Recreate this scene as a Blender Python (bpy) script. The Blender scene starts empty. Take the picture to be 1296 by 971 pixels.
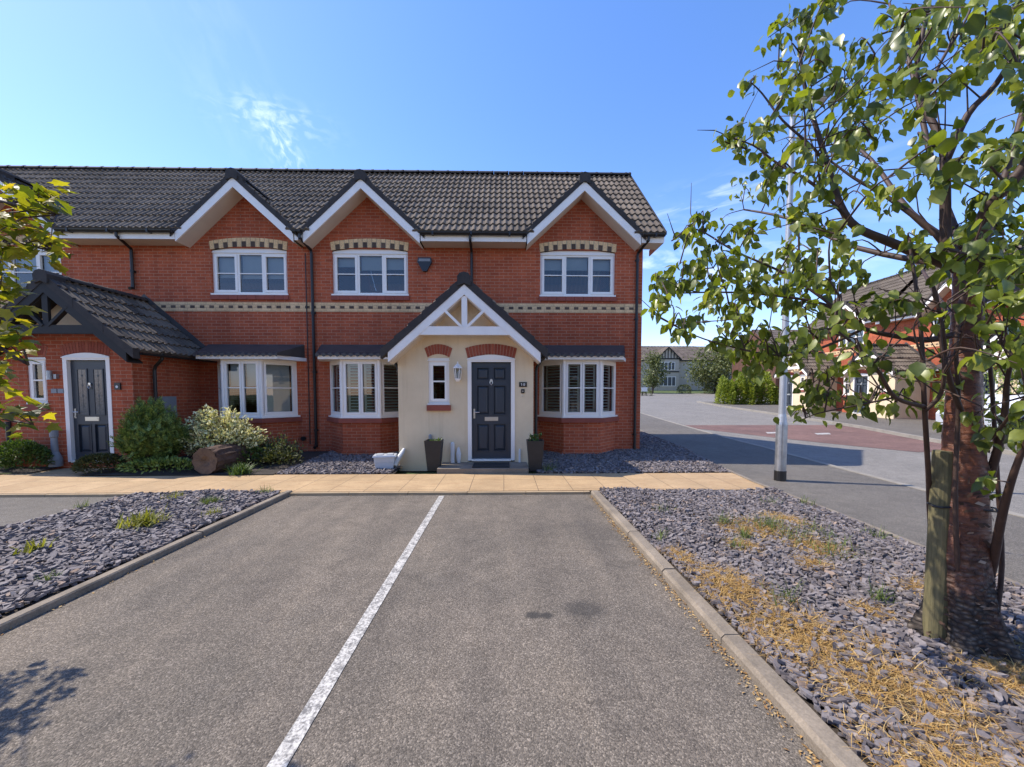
import bpy, math, random
import numpy as np
from mathutils import Vector, Matrix, noise as mnoise
R = math.radians
rnd = random.Random(7)
rng = np.random.default_rng(11)
scene = bpy.context.scene
COL = scene.collection

# ------------------------------------------------------------------ camera
H = 1.55
cd = bpy.data.cameras.new('camera'); cam = bpy.data.objects.new('camera', cd); COL.objects.link(cam)
cam.location = (0, 0, H); cam.rotation_euler = (R(90 - 2.95), 0, R(-1.19))
cd.sensor_fit = 'HORIZONTAL'; cd.sensor_width = 36; cd.lens = 500 / 1296 * 36
cd.shift_y = (524.8 - 485.5) / 1296; cd.clip_start = .05; cd.clip_end = 3000
scene.camera = cam
F_, PX_, PY_ = 500., 648., 524.8
_ps, _pp = R(1.19), R(2.95)
_fw = Vector((math.sin(_ps)*math.cos(_pp), math.cos(_ps)*math.cos(_pp), -math.sin(_pp)))
_rt = Vector((math.cos(_ps), -math.sin(_ps), 0)); _up = _rt.cross(_fw)
def ray(u, v): return _fw + _rt*((u-PX_)/F_) - _up*((v-PY_)/F_)
def proj(p):
    q = Vector(p)-Vector((0, 0, H)); d = max(.01, q.dot(_fw)); return PX_+F_*q.dot(_rt)/d, PY_-F_*q.dot(_up)/d
def at(u, v, y):
    d = ray(u, v); t = y/d.y
    return Vector((d.x*t, y, H + d.z*t))

# ------------------------------------------------------------------ light
SUN = Vector((-.745, .19, 1.0)).normalized()
el = math.asin(SUN.z); az = math.atan2(SUN.x, SUN.y)
w = bpy.data.worlds.new('World'); scene.world = w; w.use_nodes = True
SKY_STRENGTH = .15
def build_world():
    nt = w.node_tree; N = nt.nodes; L = nt.links; N.clear()
    out = N.new('ShaderNodeOutputWorld'); bg = N.new('ShaderNodeBackground'); bg.inputs[1].default_value = SKY_STRENGTH
    sky = N.new('ShaderNodeTexSky'); sky.sky_type = 'NISHITA'; sky.sun_disc = False
    sky.sun_elevation = el; sky.sun_rotation = az % (2*math.pi); sky.air_density = 1.0; sky.dust_density = .25; sky.ozone_density = 3.0
    tc = N.new('ShaderNodeTexCoord')
    def wisp(d, axis, sx, sy, amount, seed):
        # a thin cirrus streak around direction d, drawn out along axis
        d = Vector(d).normalized(); a = (Vector(axis) - d*Vector(axis).dot(d)).normalized(); b = d.cross(a)
        def dot(v):
            n = N.new('ShaderNodeVectorMath'); n.operation = 'DOT_PRODUCT'; L.new(tc.outputs['Generated'], n.inputs[0]); n.inputs[1].default_value = v; return n.outputs['Value']
        def mth(op, x, y=None):
            n = N.new('ShaderNodeMath'); n.operation = op
            for i, q in enumerate((x, y)):
                if q is None: continue
                if isinstance(q, (int, float)): n.inputs[i].default_value = q
                else: L.new(q, n.inputs[i])
            return n.outputs[0]
        pa = mth('DIVIDE', dot(a), sx); pb = mth('DIVIDE', dot(b), sy)
        r2 = mth('ADD', mth('MULTIPLY', pa, pa), mth('MULTIPLY', pb, pb))
        fall = mth('POWER', 2.718, mth('MULTIPLY', r2, -1.0))
        front = mth('GREATER_THAN', dot(d), 0.0)
        cx = N.new('ShaderNodeCombineXYZ'); L.new(mth('MULTIPLY', pa, 1.5), cx.inputs[0]); L.new(mth('MULTIPLY', pb, 1.0), cx.inputs[1]); cx.inputs[2].default_value = seed
        ns = N.new('ShaderNodeTexNoise'); ns.inputs['Scale'].default_value = 1.6; ns.inputs['Detail'].default_value = 6; ns.inputs['Roughness'].default_value = .55; ns.inputs['Distortion'].default_value = .5
        L.new(cx.outputs[0], ns.inputs['Vector'])
        mr = N.new('ShaderNodeMapRange'); mr.inputs[1].default_value = .46; mr.inputs[2].default_value = .78; L.new(ns.outputs[0], mr.inputs[0])
        return mth('MULTIPLY', mth('MULTIPLY', mth('MULTIPLY', fall, front), mr.outputs[0]), amount)
    ws = [wisp(ray(345, 150), _rt - _up*.25, .07, .026, .42, 1.3), wisp(ray(360, 192), _rt*.5 - _up, .06, .022, .5, 4.4),
          wisp(ray(900, 252), _rt + _up*.3, .22, .03, .32, 7.7), wisp(ray(850, 330), _rt, .35, .07, .55, 9.1), wisp(ray(270, 60), _rt*.4 - _up, .22, .06, .05, 12.)]
    acc = ws[0]
    for x in ws[1:]:
        n = N.new('ShaderNodeMath'); n.operation = 'ADD'; n.use_clamp = True; L.new(acc, n.inputs[0]); L.new(x, n.inputs[1]); acc = n.outputs[0]
    hs = N.new('ShaderNodeHueSaturation'); hs.inputs['Saturation'].default_value = 1.22; hs.inputs['Value'].default_value = 1.0; L.new(sky.outputs[0], hs.inputs['Color'])
    tint = N.new('ShaderNodeMix'); tint.data_type = 'RGBA'; tint.blend_type = 'MULTIPLY'; tint.inputs[0].default_value = 1; L.new(hs.outputs[0], tint.inputs[6]); tint.inputs[7].default_value = (1.16, .93, 1.0, 1)
    mx = N.new('ShaderNodeMix'); mx.data_type = 'RGBA'; L.new(acc, mx.inputs[0]); L.new(tint.outputs[2], mx.inputs[6]); mx.inputs[7].default_value = (6.5, 6.8, 7.0, 1)
    L.new(mx.outputs[2], bg.inputs[0]); L.new(bg.outputs[0], out.inputs[0])
build_world()
sd = bpy.data.lights.new('sun', 'SUN'); sun = bpy.data.objects.new('sun', sd); COL.objects.link(sun)
sd.energy = 3.0; sd.angle = R(.5); sd.color = (1, .93, .82)
sun.rotation_euler = SUN.to_track_quat('Z', 'Y').to_euler(); sun.location = (-20, 5, 30)
vs = scene.view_settings; vs.view_transform = 'Standard'; vs.look = 'None'; vs.gamma = 1; vs.use_curve_mapping = False; vs.exposure = 1.08
scene.cycles.max_bounces = 8; scene.cycles.transparent_max_bounces = 16

# ------------------------------------------------------------------ materials
class NT:
    def __init__(s, name):
        s.m = bpy.data.materials.new(name); s.m.use_nodes = True; s.t = s.m.node_tree; s.N = s.t.nodes; s.L = s.t.links
        s.p = s.N['Principled BSDF']; s.out = s.N['Material Output']
    def node(s, t, **k):
        n = s.N.new(t)
        for a, b in k.items(): setattr(n, a, b)
        return n
    def set(s, sock, v):
        if hasattr(v, 'is_linked') or isinstance(v, bpy.types.NodeSocket): s.L.new(v, sock)
        else: sock.default_value = v
    def coord(s, which='Object', scale=None):
        o = s.node('ShaderNodeTexCoord').outputs[which]
        if scale is not None:
            m = s.node('ShaderNodeVectorMath', operation='MULTIPLY'); s.L.new(o, m.inputs[0]); m.inputs[1].default_value = scale if hasattr(scale, '__len__') else (scale,)*3; o = m.outputs[0]
        return o
    def noise(s, vec, scale=5, detail=4, rough=.55, dist=0):
        n = s.node('ShaderNodeTexNoise'); s.L.new(vec, n.inputs['Vector']); n.inputs['Scale'].default_value = scale; n.inputs['Detail'].default_value = detail; n.inputs['Roughness'].default_value = rough; n.inputs['Distortion'].default_value = dist
        return n.outputs[0]
    def vor(s, vec, scale=5, feature='F1', out='Distance', rand=1):
        n = s.node('ShaderNodeTexVoronoi', feature=feature); s.L.new(vec, n.inputs['Vector']); n.inputs['Scale'].default_value = scale; n.inputs['Randomness'].default_value = rand
        return n.outputs[out]
    def ramp(s, fac, stops):
        n = s.node('ShaderNodeValToRGB'); s.L.new(fac, n.inputs[0]); e = n.color_ramp.elements
        while len(e) < len(stops): e.new(.5)
        for i, (p, c) in enumerate(stops):
            e[i].position = p; e[i].color = c if len(c) == 4 else (*c, 1)
        return n.outputs[0]
    def mr(s, v, a, b, c=0, d=1):
        n = s.node('ShaderNodeMapRange'); s.set(n.inputs[0], v)
        for i, q in enumerate((a, b, c, d)): n.inputs[i+1].default_value = q
        return n.outputs[0]
    def math(s, op, a, b=0.):
        n = s.node('ShaderNodeMath', operation=op); s.set(n.inputs[0], a); s.set(n.inputs[1], b); return n.outputs[0]
    def mix(s, f, a, b, mode='MIX'):
        n = s.node('ShaderNodeMix', data_type='RGBA', blend_type=mode); s.set(n.inputs[0], f)
        for i, q in ((6, a), (7, b)):
            if isinstance(q, tuple) and len(q) == 3: q = (*q, 1)
            s.set(n.inputs[i], q)
        return n.outputs[2]
    def bump(s, h, strength=.3, dist=.01):
        n = s.node('ShaderNodeBump'); n.inputs['Strength'].default_value = strength; n.inputs['Distance'].default_value = dist; s.L.new(h, n.inputs['Height']); s.L.new(n.outputs[0], s.p.inputs['Normal']); return n
    def base(s, c):
        if isinstance(c, tuple) and len(c) == 3: c = (*c, 1)
        s.set(s.p.inputs['Base Color'], c)
    def rough(s, r): s.set(s.p.inputs['Roughness'], r)
def sc(c, k): return tuple(min(1, x*k) for x in c)
def pm(name, c, rough=.6, var=.18, scale=3., bump=.0, bscale=60., bdist=.004, metallic=0., spec=.5, fine=0., stretch=None):
    t = NT(name); o = t.coord('Object', stretch) if stretch else t.coord()
    n = t.noise(o, scale, 5, .6)
    col = t.mix(t.mr(n, .3, .7), sc(c, 1-var), sc(c, 1+var))
    if fine:
        f = t.noise(o, bscale, 3, .6); col = t.mix(t.mr(f, .35, .65), t.mix(1., col, (1-fine,)*3, 'MULTIPLY'), col)
    t.base(col); t.rough(rough); t.p.inputs['Metallic'].default_value = metallic; t.p.inputs['Specular IOR Level'].default_value = spec
    if bump: t.bump(t.noise(o, bscale, 4, .6), bump, bdist)
    return t.m
def mat_brick(name, c1, c2, mort, bw=.225, bh=.075, ms=.010, off=.5, bstr=.55, grime=True):
    t = NT(name); uv = t.coord('UV'); b = t.node('ShaderNodeTexBrick'); b.offset = off; t.L.new(uv, b.inputs['Vector'])
    b.inputs['Scale'].default_value = 1; b.inputs['Mortar Size'].default_value = ms/2; b.inputs['Mortar Smooth'].default_value = .25; b.inputs['Bias'].default_value = -.1
    b.inputs['Brick Width'].default_value = bw; b.inputs['Row Height'].default_value = bh
    for k, c in (('Color1', c1), ('Color2', c2), ('Mortar', mort)): b.inputs[k].default_value = (*c, 1)
    o = t.coord(); big = t.noise(o, .55, 5, .6); fine = t.noise(o, 45, 3, .6)
    col = t.mix(1., b.outputs['Color'], t.ramp(big, [(.3, (.80, .78, .77)), (.7, (1.12, 1.10, 1.08))]), 'MULTIPLY')
    col = t.mix(1., col, t.ramp(fine, [(.3, (.82, .82, .82)), (.7, (1.15, 1.15, 1.15))]), 'MULTIPLY')
    sk = t.noise(t.coord('Object', (4, 4, .3)), 1.3, 5, .65); col = t.mix(1., col, t.ramp(sk, [(.32, (.86, .85, .84)), (.6, (1.06, 1.06, 1.06))]), 'MULTIPLY')
    if grime:   # pale salt bloom in loose patches
        col = t.mix(t.math('MULTIPLY', t.mr(t.noise(o, 1.7, 6, .7), .62, .85), .35), col, (.42, .30, .24))
    t.base(col); t.rough(.85); t.p.inputs['Specular IOR Level'].default_value = .25
    h = t.math('SUBTRACT', t.math('MULTIPLY', fine, .35), b.outputs['Fac']); t.bump(h, bstr, .008)
    return t.m
def mat_island(name, stops, rough=.7, nscale=30, bump=0., spec=.4, trans=0., tcol=None, bdist=.003, coat=0):
    t = NT(name); g = t.node('ShaderNodeNewGeometry'); col = t.ramp(g.outputs['Random Per Island'], stops)
    o = t.coord(); n = t.noise(o, nscale, 3, .6)
    col = t.mix(1., col, t.ramp(n, [(.3, (.78, .78, .78)), (.7, (1.18, 1.18, 1.18))]), 'MULTIPLY')
    t.base(col); t.rough(rough); t.p.inputs['Specular IOR Level'].default_value = spec
    if bump: t.bump(n, bump, bdist)
    if trans:
        tr = t.node('ShaderNodeBsdfTranslucent'); t.L.new(t.mix(1., col, (*(tcol or (1.3, 1.35, .5)), 1), 'MULTIPLY'), tr.inputs[0])
        mx = t.node('ShaderNodeMixShader'); mx.inputs[0].default_value = trans; t.L.new(t.p.outputs[0], mx.inputs[1]); t.L.new(tr.outputs[0], mx.inputs[2]); t.L.new(mx.outputs[0], t.out.inputs[0])
    return t.m
def mat_tile(name, base, dark, light):
    t = NT(name); uv = t.coord('UV'); m = t.node('ShaderNodeVectorMath', operation='DIVIDE'); t.L.new(uv, m.inputs[0]); m.inputs[1].default_value = (.30, .345, 1)
    fl = t.node('ShaderNodeVectorMath', operation='FLOOR'); t.L.new(m.outputs[0], fl.inputs[0])
    wn = t.node('ShaderNodeTexWhiteNoise', noise_dimensions='2D'); t.L.new(fl.outputs[0], wn.inputs['Vector'])
    col = t.ramp(wn.outputs['Value'], [(0, dark), (.5, base), (1, light)])
    o = t.coord(); big = t.noise(o, .8, 5, .65); fine = t.noise(o, 38, 4, .65)
    col = t.mix(1., col, t.ramp(big, [(.3, (.75, .75, .75)), (.7, (1.2, 1.18, 1.14))]), 'MULTIPLY')
    col = t.mix(t.mr(fine, .55, .8, 0, .35), col, sc(light, 1.3)); col = t.mix(t.math('MULTIPLY', t.mr(t.noise(o, 2.6, 6, .75), .58, .72), .5), col, (.085, .082, .045))
    t.base(col); t.rough(.92); t.p.inputs['Specular IOR Level'].default_value = .12; t.bump(fine, .4, .004)
    return t.m
def mat_asphalt(name, c, stains=(), speck=.42, patch=.18, warm=(1.04, 1.0, .95)):
    t = NT(name); o = t.coord()
    v1 = t.vor(o, 140); col1 = t.node('ShaderNodeTexVoronoi'); t.L.new(o, col1.inputs['Vector']); col1.inputs['Scale'].default_value = 140
    sep = t.node('ShaderNodeSeparateColor'); t.L.new(col1.outputs['Color'], sep.inputs[0])
    col = t.ramp(sep.outputs[0], [(0, sc(c, 1-speck)), (.55, c), (.85, sc(c, 1+speck*.7)), (1, sc(c, 1+speck*2.2))])
    n1 = t.noise(o, .7, 6, .62); n2 = t.noise(o, 5, 5, .65); n3 = t.noise(o, 160, 2, .6)
    col = t.mix(1., col, t.ramp(n1, [(.3, (1-patch,)*3), (.7, tuple((1+patch)*x for x in warm))]), 'MULTIPLY')
    col = t.mix(1., col, t.ramp(n2, [(.3, (.86, .86, .86)), (.7, (1.12, 1.12, 1.12))]), 'MULTIPLY')
    if stains:
        tw_ = t.noise(t.coord('Object', (2.6, .35, 1)), 1.1, 5, .6); col = t.mix(1., col, t.ramp(tw_, [(.3, (.82, .82, .83)), (.5, (1, 1, 1)), (.72, (1.17, 1.15, 1.12))]), 'MULTIPLY')
    for (x, y, rx, ry, k) in stains:
        s = t.node('ShaderNodeVectorMath', operation='SUBTRACT'); t.L.new(o, s.inputs[0]); s.inputs[1].default_value = (x, y, 0)
        d = t.node('ShaderNodeVectorMath', operation='DIVIDE'); t.L.new(s.outputs[0], d.inputs[0]); d.inputs[1].default_value = (rx, ry, 1e6)
        ln = t.node('ShaderNodeVectorMath', operation='LENGTH'); t.L.new(d.outputs[0], ln.inputs[0])
        e = t.math('ADD', ln.outputs['Value'], t.math('MULTIPLY', t.math('SUBTRACT', t.noise(o, 9, 4, .7), .5), .9))
        col = t.mix(t.mr(e, 1.15, .6, 0, k), col, (.035, .033, .031))
    t.base(col); t.rough(.88); t.p.inputs['Specular IOR Level'].default_value = .3
    t.bump(t.math('ADD', t.math('MULTIPLY', v1, -1.0), t.math('MULTIPLY', n3, .4)), .55, .006)
    return t.m
def mat_glass(name='window_glass_material'):
    t = NT(name); t.N.remove(t.p); gl = t.node('ShaderNodeBsdfGlossy'); gl.inputs['Roughness'].default_value = .01; gl.inputs[0].default_value = (.95, .97, 1, 1)
    tr = t.node('ShaderNodeBsdfTransparent'); tr.inputs[0].default_value = (.66, .70, .69, 1)
    lw = t.node('ShaderNodeFresnel'); lw.inputs[0].default_value = 1.55
    o = t.coord(); bp = t.node('ShaderNodeBump'); bp.inputs['Strength'].default_value = .02; bp.inputs['Distance'].default_value = .02; t.L.new(t.noise(o, 2.2, 2, .4), bp.inputs['Height']); t.L.new(bp.outputs[0], gl.inputs['Normal'])
    mx = t.node('ShaderNodeMixShader'); t.L.new(t.mr(lw.outputs[0], 0, 1, .03, 1.), mx.inputs[0]); t.L.new(tr.outputs[0], mx.inputs[1]); t.L.new(gl.outputs[0], mx.inputs[2]); t.L.new(mx.outputs[0], t.out.inputs[0])
    return t.m
def mat_line():
    t = NT('road_paint'); o = t.coord(); n = t.noise(o, 14, 6, .75); g = t.noise(o, 70, 4, .7)
    f = t.mr(t.math('ADD', t.math('MULTIPLY', n, .5), t.math('MULTIPLY', g, .5)), .43, .55)
    t.base(t.mix(f, (.16, .15, .14), t.mix(t.mr(g, .3, .7), (.42, .39, .345), (.60, .57, .51)))); t.rough(.8); t.bump(g, .5, .004); return t.m
def mat_slab():
    t = NT('sandstone_paving'); uv = t.coord('UV'); b = t.node('ShaderNodeTexBrick'); b.offset = 0; t.L.new(uv, b.inputs['Vector'])
    b.inputs['Scale'].default_value = 1; b.inputs['Mortar Size'].default_value = .005; b.inputs['Mortar Smooth'].default_value = .2; b.inputs['Brick Width'].default_value = .545; b.inputs['Row Height'].default_value = .69; b.inputs['Bias'].default_value = 0
    for k, c in (('Color1', (.39, .262, .135)), ('Color2', (.46, .318, .172)), ('Mortar', (.12, .085, .05))): b.inputs[k].default_value = (*c, 1)
    o = t.coord(); n = t.noise(o, 1.3, 6, .65); r = t.noise(t.coord('Object', (1, 2.6, 1)), 3.0, 6, .7, 1.2); f = t.noise(o, 55, 4, .65)
    col = t.mix(1., b.outputs['Color'], t.ramp(n, [(.3, (.80, .78, .76)), (.7, (1.12, 1.1, 1.08))]), 'MULTIPLY')
    col = t.mix(t.mr(r, .50, .68, 0, .6), col, (.29, .165, .075)); col = t.mix(1., col, t.ramp(f, [(.3, (.85,)*3), (.7, (1.12,)*3)]), 'MULTIPLY')
    t.base(col); t.rough(.82); t.bump(t.math('SUBTRACT', t.math('ADD', t.math('MULTIPLY', f, .3), r), b.outputs['Fac']), .4, .006); return t.m
def mat_bark():
    t = NT('cherry_bark'); o = t.coord('Object', (1, 1, 5)); o1 = t.coord()
    st = t.noise(o, 7, 6, .7, .6); bl = t.noise(t.coord('Object', (1, 1, .6)), 8, 6, .7); fl = t.vor(t.coord('Object', (1, 1, 1.6)), 26, 'F1')
    z = t.node('ShaderNodeSeparateXYZ'); t.L.new(o1, z.inputs[0])
    col = t.ramp(st, [(.28, (.022, .010, .007)), (.42, (.085, .027, .013)), (.58, (.175, .058, .025)), (.72, (.085, .040, .025)), (.85, (.19, .12, .08))])
    rough_part = t.math('MULTIPLY', t.mr(t.math('ADD', z.outputs[2], t.math('MULTIPLY', t.math('SUBTRACT', bl, .5), 1.6)), .75, .25), 1.0)
    col = t.mix(rough_part, col, t.ramp(fl, [(.1, (.16, .13, .10)), (.4, (.06, .045, .034)), (.8, (.016, .012, .010))]))
    col = t.mix(t.mr(bl, .62, .72, 0, .7), col, (.03, .025, .022))
    t.base(col); t.rough(t.mr(rough_part, 0, 1, .42, .9)); t.bump(t.math('ADD', t.math('MULTIPLY', st, .7), t.math('MULTIPLY', t.math('MULTIPLY', fl, rough_part), 2.2)), .7, .02); return t.m
def mat_wood_end():
    t = NT('log_end_grain'); uv = t.coord('UV'); w_ = t.node('ShaderNodeTexWave', wave_type='RINGS', rings_direction='Z'); t.L.new(uv, w_.inputs['Vector']); w_.inputs['Scale'].default_value = 9; w_.inputs['Distortion'].default_value = 4; w_.inputs['Detail'].default_value = 3
    n = t.noise(uv, 5, 5, .7, 1.0)
    col = t.mix(t.mr(n, .35, .65), (.20, .12, .065), (.085, .05, .028)); col = t.mix(t.math('MULTIPLY', w_.outputs['Fac'], .45), col, (.07, .04, .025))
    t.base(col); t.rough(.85); t.bump(w_.outputs['Fac'], .4, .006); return t.m
def mat_stake():
    t = NT('weathered_stake'); o = t.coord('Object', (1, 1, .12)); n = t.noise(o, 45, 5, .7); b = t.noise(t.coord(), 5, 5, .65)
    col = t.mix(t.mr(n, .35, .65), (.085, .075, .034), (.18, .15, .068)); col = t.mix(t.mr(b, .5, .72, 0, .6), col, (.10, .075, .045))
    t.base(col); t.rough(.8); t.bump(n, .5, .006); return t.m

M = {}
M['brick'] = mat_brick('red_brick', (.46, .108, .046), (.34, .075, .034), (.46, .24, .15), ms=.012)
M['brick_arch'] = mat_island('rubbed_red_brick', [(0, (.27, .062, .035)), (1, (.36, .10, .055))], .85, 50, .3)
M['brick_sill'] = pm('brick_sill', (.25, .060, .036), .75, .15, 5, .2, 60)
M['mortar'] = pm('mortar', (.50, .35, .25), .9, .1, 10)
M['mortar_buff'] = pm('buff_mortar', (.40, .32, .22), .9, .1, 10)
M['buff'] = mat_island('buff_brick', [(0, (.66, .44, .225)), (1, (.82, .57, .30))], .85, 40, .25)
M['buff_band'] = mat_brick('buff_band_brick', (.76, .53, .29), (.66, .45, .24), (.44, .31, .19), grime=False)
M['dark_header'] = mat_island('dark_header_brick', [(0, (.075, .050, .036)), (1, (.13, .088, .060))], .8, 40)
def mat_render():
    t = NT('cream_render'); o = t.coord(); n = t.noise(o, 1.4, 6, .65); st = t.noise(t.coord('Object', (5, 5, .35)), 1.6, 5, .65); f = t.noise(o, 110, 4, .6)
    col = t.mix(t.mr(n, .3, .7), (.66, .515, .325), (.76, .605, .395)); col = t.mix(t.mr(st, .52, .75, 0, .35), col, (.50, .37, .22)); col = t.mix(1., col, t.ramp(f, [(.3, (.90,)*3), (.7, (1.08,)*3)]), 'MULTIPLY')
    t.base(col); t.rough(.92); t.bump(f, .5, .004); return t.m
M['render'] = mat_render()
M['white'] = pm('white_upvc', (.86, .80, .72), .35, .03, 2)
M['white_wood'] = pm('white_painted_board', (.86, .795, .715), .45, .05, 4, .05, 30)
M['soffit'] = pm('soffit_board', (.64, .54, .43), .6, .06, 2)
M['black'] = pm('black_plastic', (.013, .0115, .0105), .45, .2, 5)
M['blackwood'] = pm('black_stained_timber', (.016, .0135, .011), .7, .25, 6, .2, 30, stretch=(1, 1, 1))
M['verge'] = pm('dark_concrete_verge', (.044, .035, .029), .8, .25, 6, .25, 60, fine=.2)
M['tile'] = mat_tile('weathered_roof_tile', (.148, .122, .099), (.128, .106, .086), (.170, .141, .114))
M['tile_dark'] = mat_tile('dark_roof_tile', (.130, .104, .082), (.085, .068, .055), (.18, .145, .112))
M['tile_brown'] = mat_tile('brown_roof_tile', (.155, .125, .105), (.12, .095, .08), (.19, .155, .13))
M['lead'] = pm('lead_grey_covering', (.060, .051, .045), .6, .2, 3, .1, 30)
M['door'] = pm('slate_blue_door', (.033, .041, .052), .38, .06, 3)
M['chrome'] = pm('brushed_metal', (.55, .54, .52), .3, .05, 5, metallic=1.)
M['galv'] = pm('galvanised_steel', (.36, .37, .38), .42, .22, 6, .05, 30, metallic=.75)
M['alu'] = pm('lamp_post_grey', (.42, .43, .44), .45, .12, 2, metallic=.4)
M['glass'] = mat_glass()
M['leaded'] = pm('leaded_panel', (.11, .115, .12), .15, .35, 30)
M['blind'] = pm('pale_blind', (.62, .63, .62), .8, .05, 4)
M['shutter'] = pm('white_shutter', (.82, .77, .68), .5, .04, 3)
M['asphalt'] = mat_asphalt('parking_asphalt', (.143, .122, .099), [(.571, 2.77, .15, .12, .55), (.206, 2.692, .062, .050, .8), (.300, 2.69, .050, .044, .8), (.7, 4.3, .75, .5, .2), (-2.2, 3.6, .5, .9, .12)], patch=.2)
M['asphalt_road'] = mat_asphalt('road_asphalt', (.195, .178, .155), speck=.3, patch=.12, warm=(1, 1, 1))
M['asphalt_walk'] = mat_asphalt('pavement_asphalt', (.130, .115, .097), speck=.3, patch=.12, warm=(1, 1, .99))
M['red_tarmac'] = mat_asphalt('red_tarmac', (.158, .094, .080), speck=.3, patch=.25)
M['slab'] = mat_slab()
M['kerb'] = pm('concrete_edging', (.235, .19, .14), .9, .3, 4, .5, 70, .006, fine=.25)
M['kerb_pale'] = pm('pale_kerb_concrete', (.27, .24, .195), .9, .18, 3, .3, 60, fine=.15)
M['edge_stone'] = pm('sandstone_edging', (.40, .29, .17), .9, .15, 3, .3, 60, fine=.15)
M['step'] = pm('stone_step', (.25, .20, .145), .88, .2, 3, .4, 60, fine=.2)
M['slate'] = mat_island('plum_slate', [(0, (.098, .083, .082)), (.3, (.152, .130, .128)), (.6, (.205, .178, .172)), (.93, (.240, .210, .200)), (1, (.29, .20, .14))], .75, 35, .35, .25)
M['soil'] = pm('dark_soil', (.045, .034, .026), .95, .35, 8, .6, 30, .03)
M['turf'] = pm('mown_grass', (.075, .105, .030), .9, .35, 2.5, .5, 60, .03)
M['straw'] = mat_island('dry_straw_grass', [(0, (.24, .125, .04)), (.35, (.44, .26, .08)), (.75, (.60, .385, .125)), (1, (.68, .50, .23))], .75, 30, trans=.25, tcol=(1.1, 1., .7))
M['litter'] = mat_island('dry_leaf_litter', [(0, (.17, .085, .03)), (.5, (.36, .21, .07)), (1, (.50, .36, .17))], .8, 30)
M['grass'] = mat_island('grass_blades', [(0, (.055, .085, .018)), (.6, (.12, .17, .035)), (1, (.21, .24, .06))], .6, 20, trans=.3)
M['yellow_weed'] = mat_island('yellow_green_weed', [(0, (.13, .14, .022)), (.6, (.26, .25, .045)), (1, (.36, .34, .08))], .6, 20, trans=.35)
M['bark'] = mat_bark()
M['twig'] = pm('dark_twig', (.058, .030, .020), .65, .35, 12, .3, 60)
M['leaf'] = mat_island('broad_green_leaf', [(0, (.055, .075, .015)), (.35, (.135, .172, .027)), (.8, (.23, .265, .042)), (1, (.31, .32, .09))], .36, 25, .15, .5, trans=.42, tcol=(1.7, 1.7, .5), bdist=.002)
M['maple'] = mat_island('yellow_green_maple_leaf', [(0, (.060, .085, .014)), (.4, (.15, .17, .022)), (.8, (.30, .27, .030)), (1, (.36, .26, .04))], .42, 25, .15, .5, trans=.6, tcol=(1.9, 1.75, .45))
M['conifer'] = mat_island('dark_green_needles', [(0, (.070, .11, .026)), (.6, (.18, .25, .055)), (1, (.30, .36, .09))], .6, 20, trans=.2)
M['box'] = mat_island('clipped_green_leaf', [(0, (.040, .075, .016)), (.6, (.080, .130, .026)), (1, (.13, .19, .04))], .5, 20, trans=.25)
M['moss'] = mat_island('mossy_brown_green_leaf', [(0, (.040, .046, .016)), (.6, (.080, .084, .026)), (1, (.12, .12, .04))], .6, 20, trans=.2)
M['varieg'] = mat_island('cream_edged_leaf', [(0, (.20, .23, .07)), (.2, (.50, .50, .19)), (.55, (.76, .70, .34)), (1, (.84, .79, .50))], .5, 20, trans=.25, tcol=(1.1, 1.1, .8))
M['pale_leaf'] = mat_island('pale_shrub_leaf', [(0, (.08, .10, .04)), (.6, (.15, .17, .065)), (1, (.20, .20, .09))], .6, 20, trans=.25)
M['hedge'] = mat_island('bright_hedge_leaf', [(0, (.10, .14, .018)), (.6, (.24, .29, .034)), (1, (.38, .40, .06))], .5, 10, trans=.3)
M['far_leaf'] = mat_island('distant_tree_leaf', [(0, (.07, .085, .03)), (.6, (.135, .155, .055)), (1, (.20, .21, .08))], .6, 10, trans=.25)
M['stake'] = mat_stake()
M['logbark'] = pm('log_bark', (.085, .046, .030), .9, .4, 9, .9, 22, .03)
M['logend'] = mat_wood_end()
M['planter'] = pm('charcoal_planter', (.022, .019, .017), .6, .2, 8, .2, 60)
M['tub'] = pm('clear_grey_plastic', (.50, .52, .54), .3, .06, 4)
M['mat'] = pm('black_coir', (.018, .017, .016), .95, .25, 20, .8, 180, .006)
M['paint'] = mat_line()
M['sign_black'] = pm('black_slate_plaque', (.014, .014, .015), .35, .1, 5)
M['grey_plastic'] = pm('grey_plastic', (.22, .23, .24), .5, .1, 5)
M['white_plastic'] = pm('white_plastic', (.66, .65, .62), .5, .06, 5)
M['lattice'] = pm('white_fence_panel', (.55, .55, .54), .6, .1, 4)
M['garage'] = pm('blue_grey_garage_door', (.12, .135, .16), .5, .06, 3)
M['shade_brown_brick'] = mat_brick('shade_brown_brick', (.125, .060, .040), (.095, .045, .032), (.16, .11, .08))  # brown brick with shade put into its colour, so the sunlit wall looks shaded
M['render_white'] = pm('white_wall_render', (.46, .395, .31), .9, .06, 2)
M['clear_glass'] = M['glass']

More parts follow.
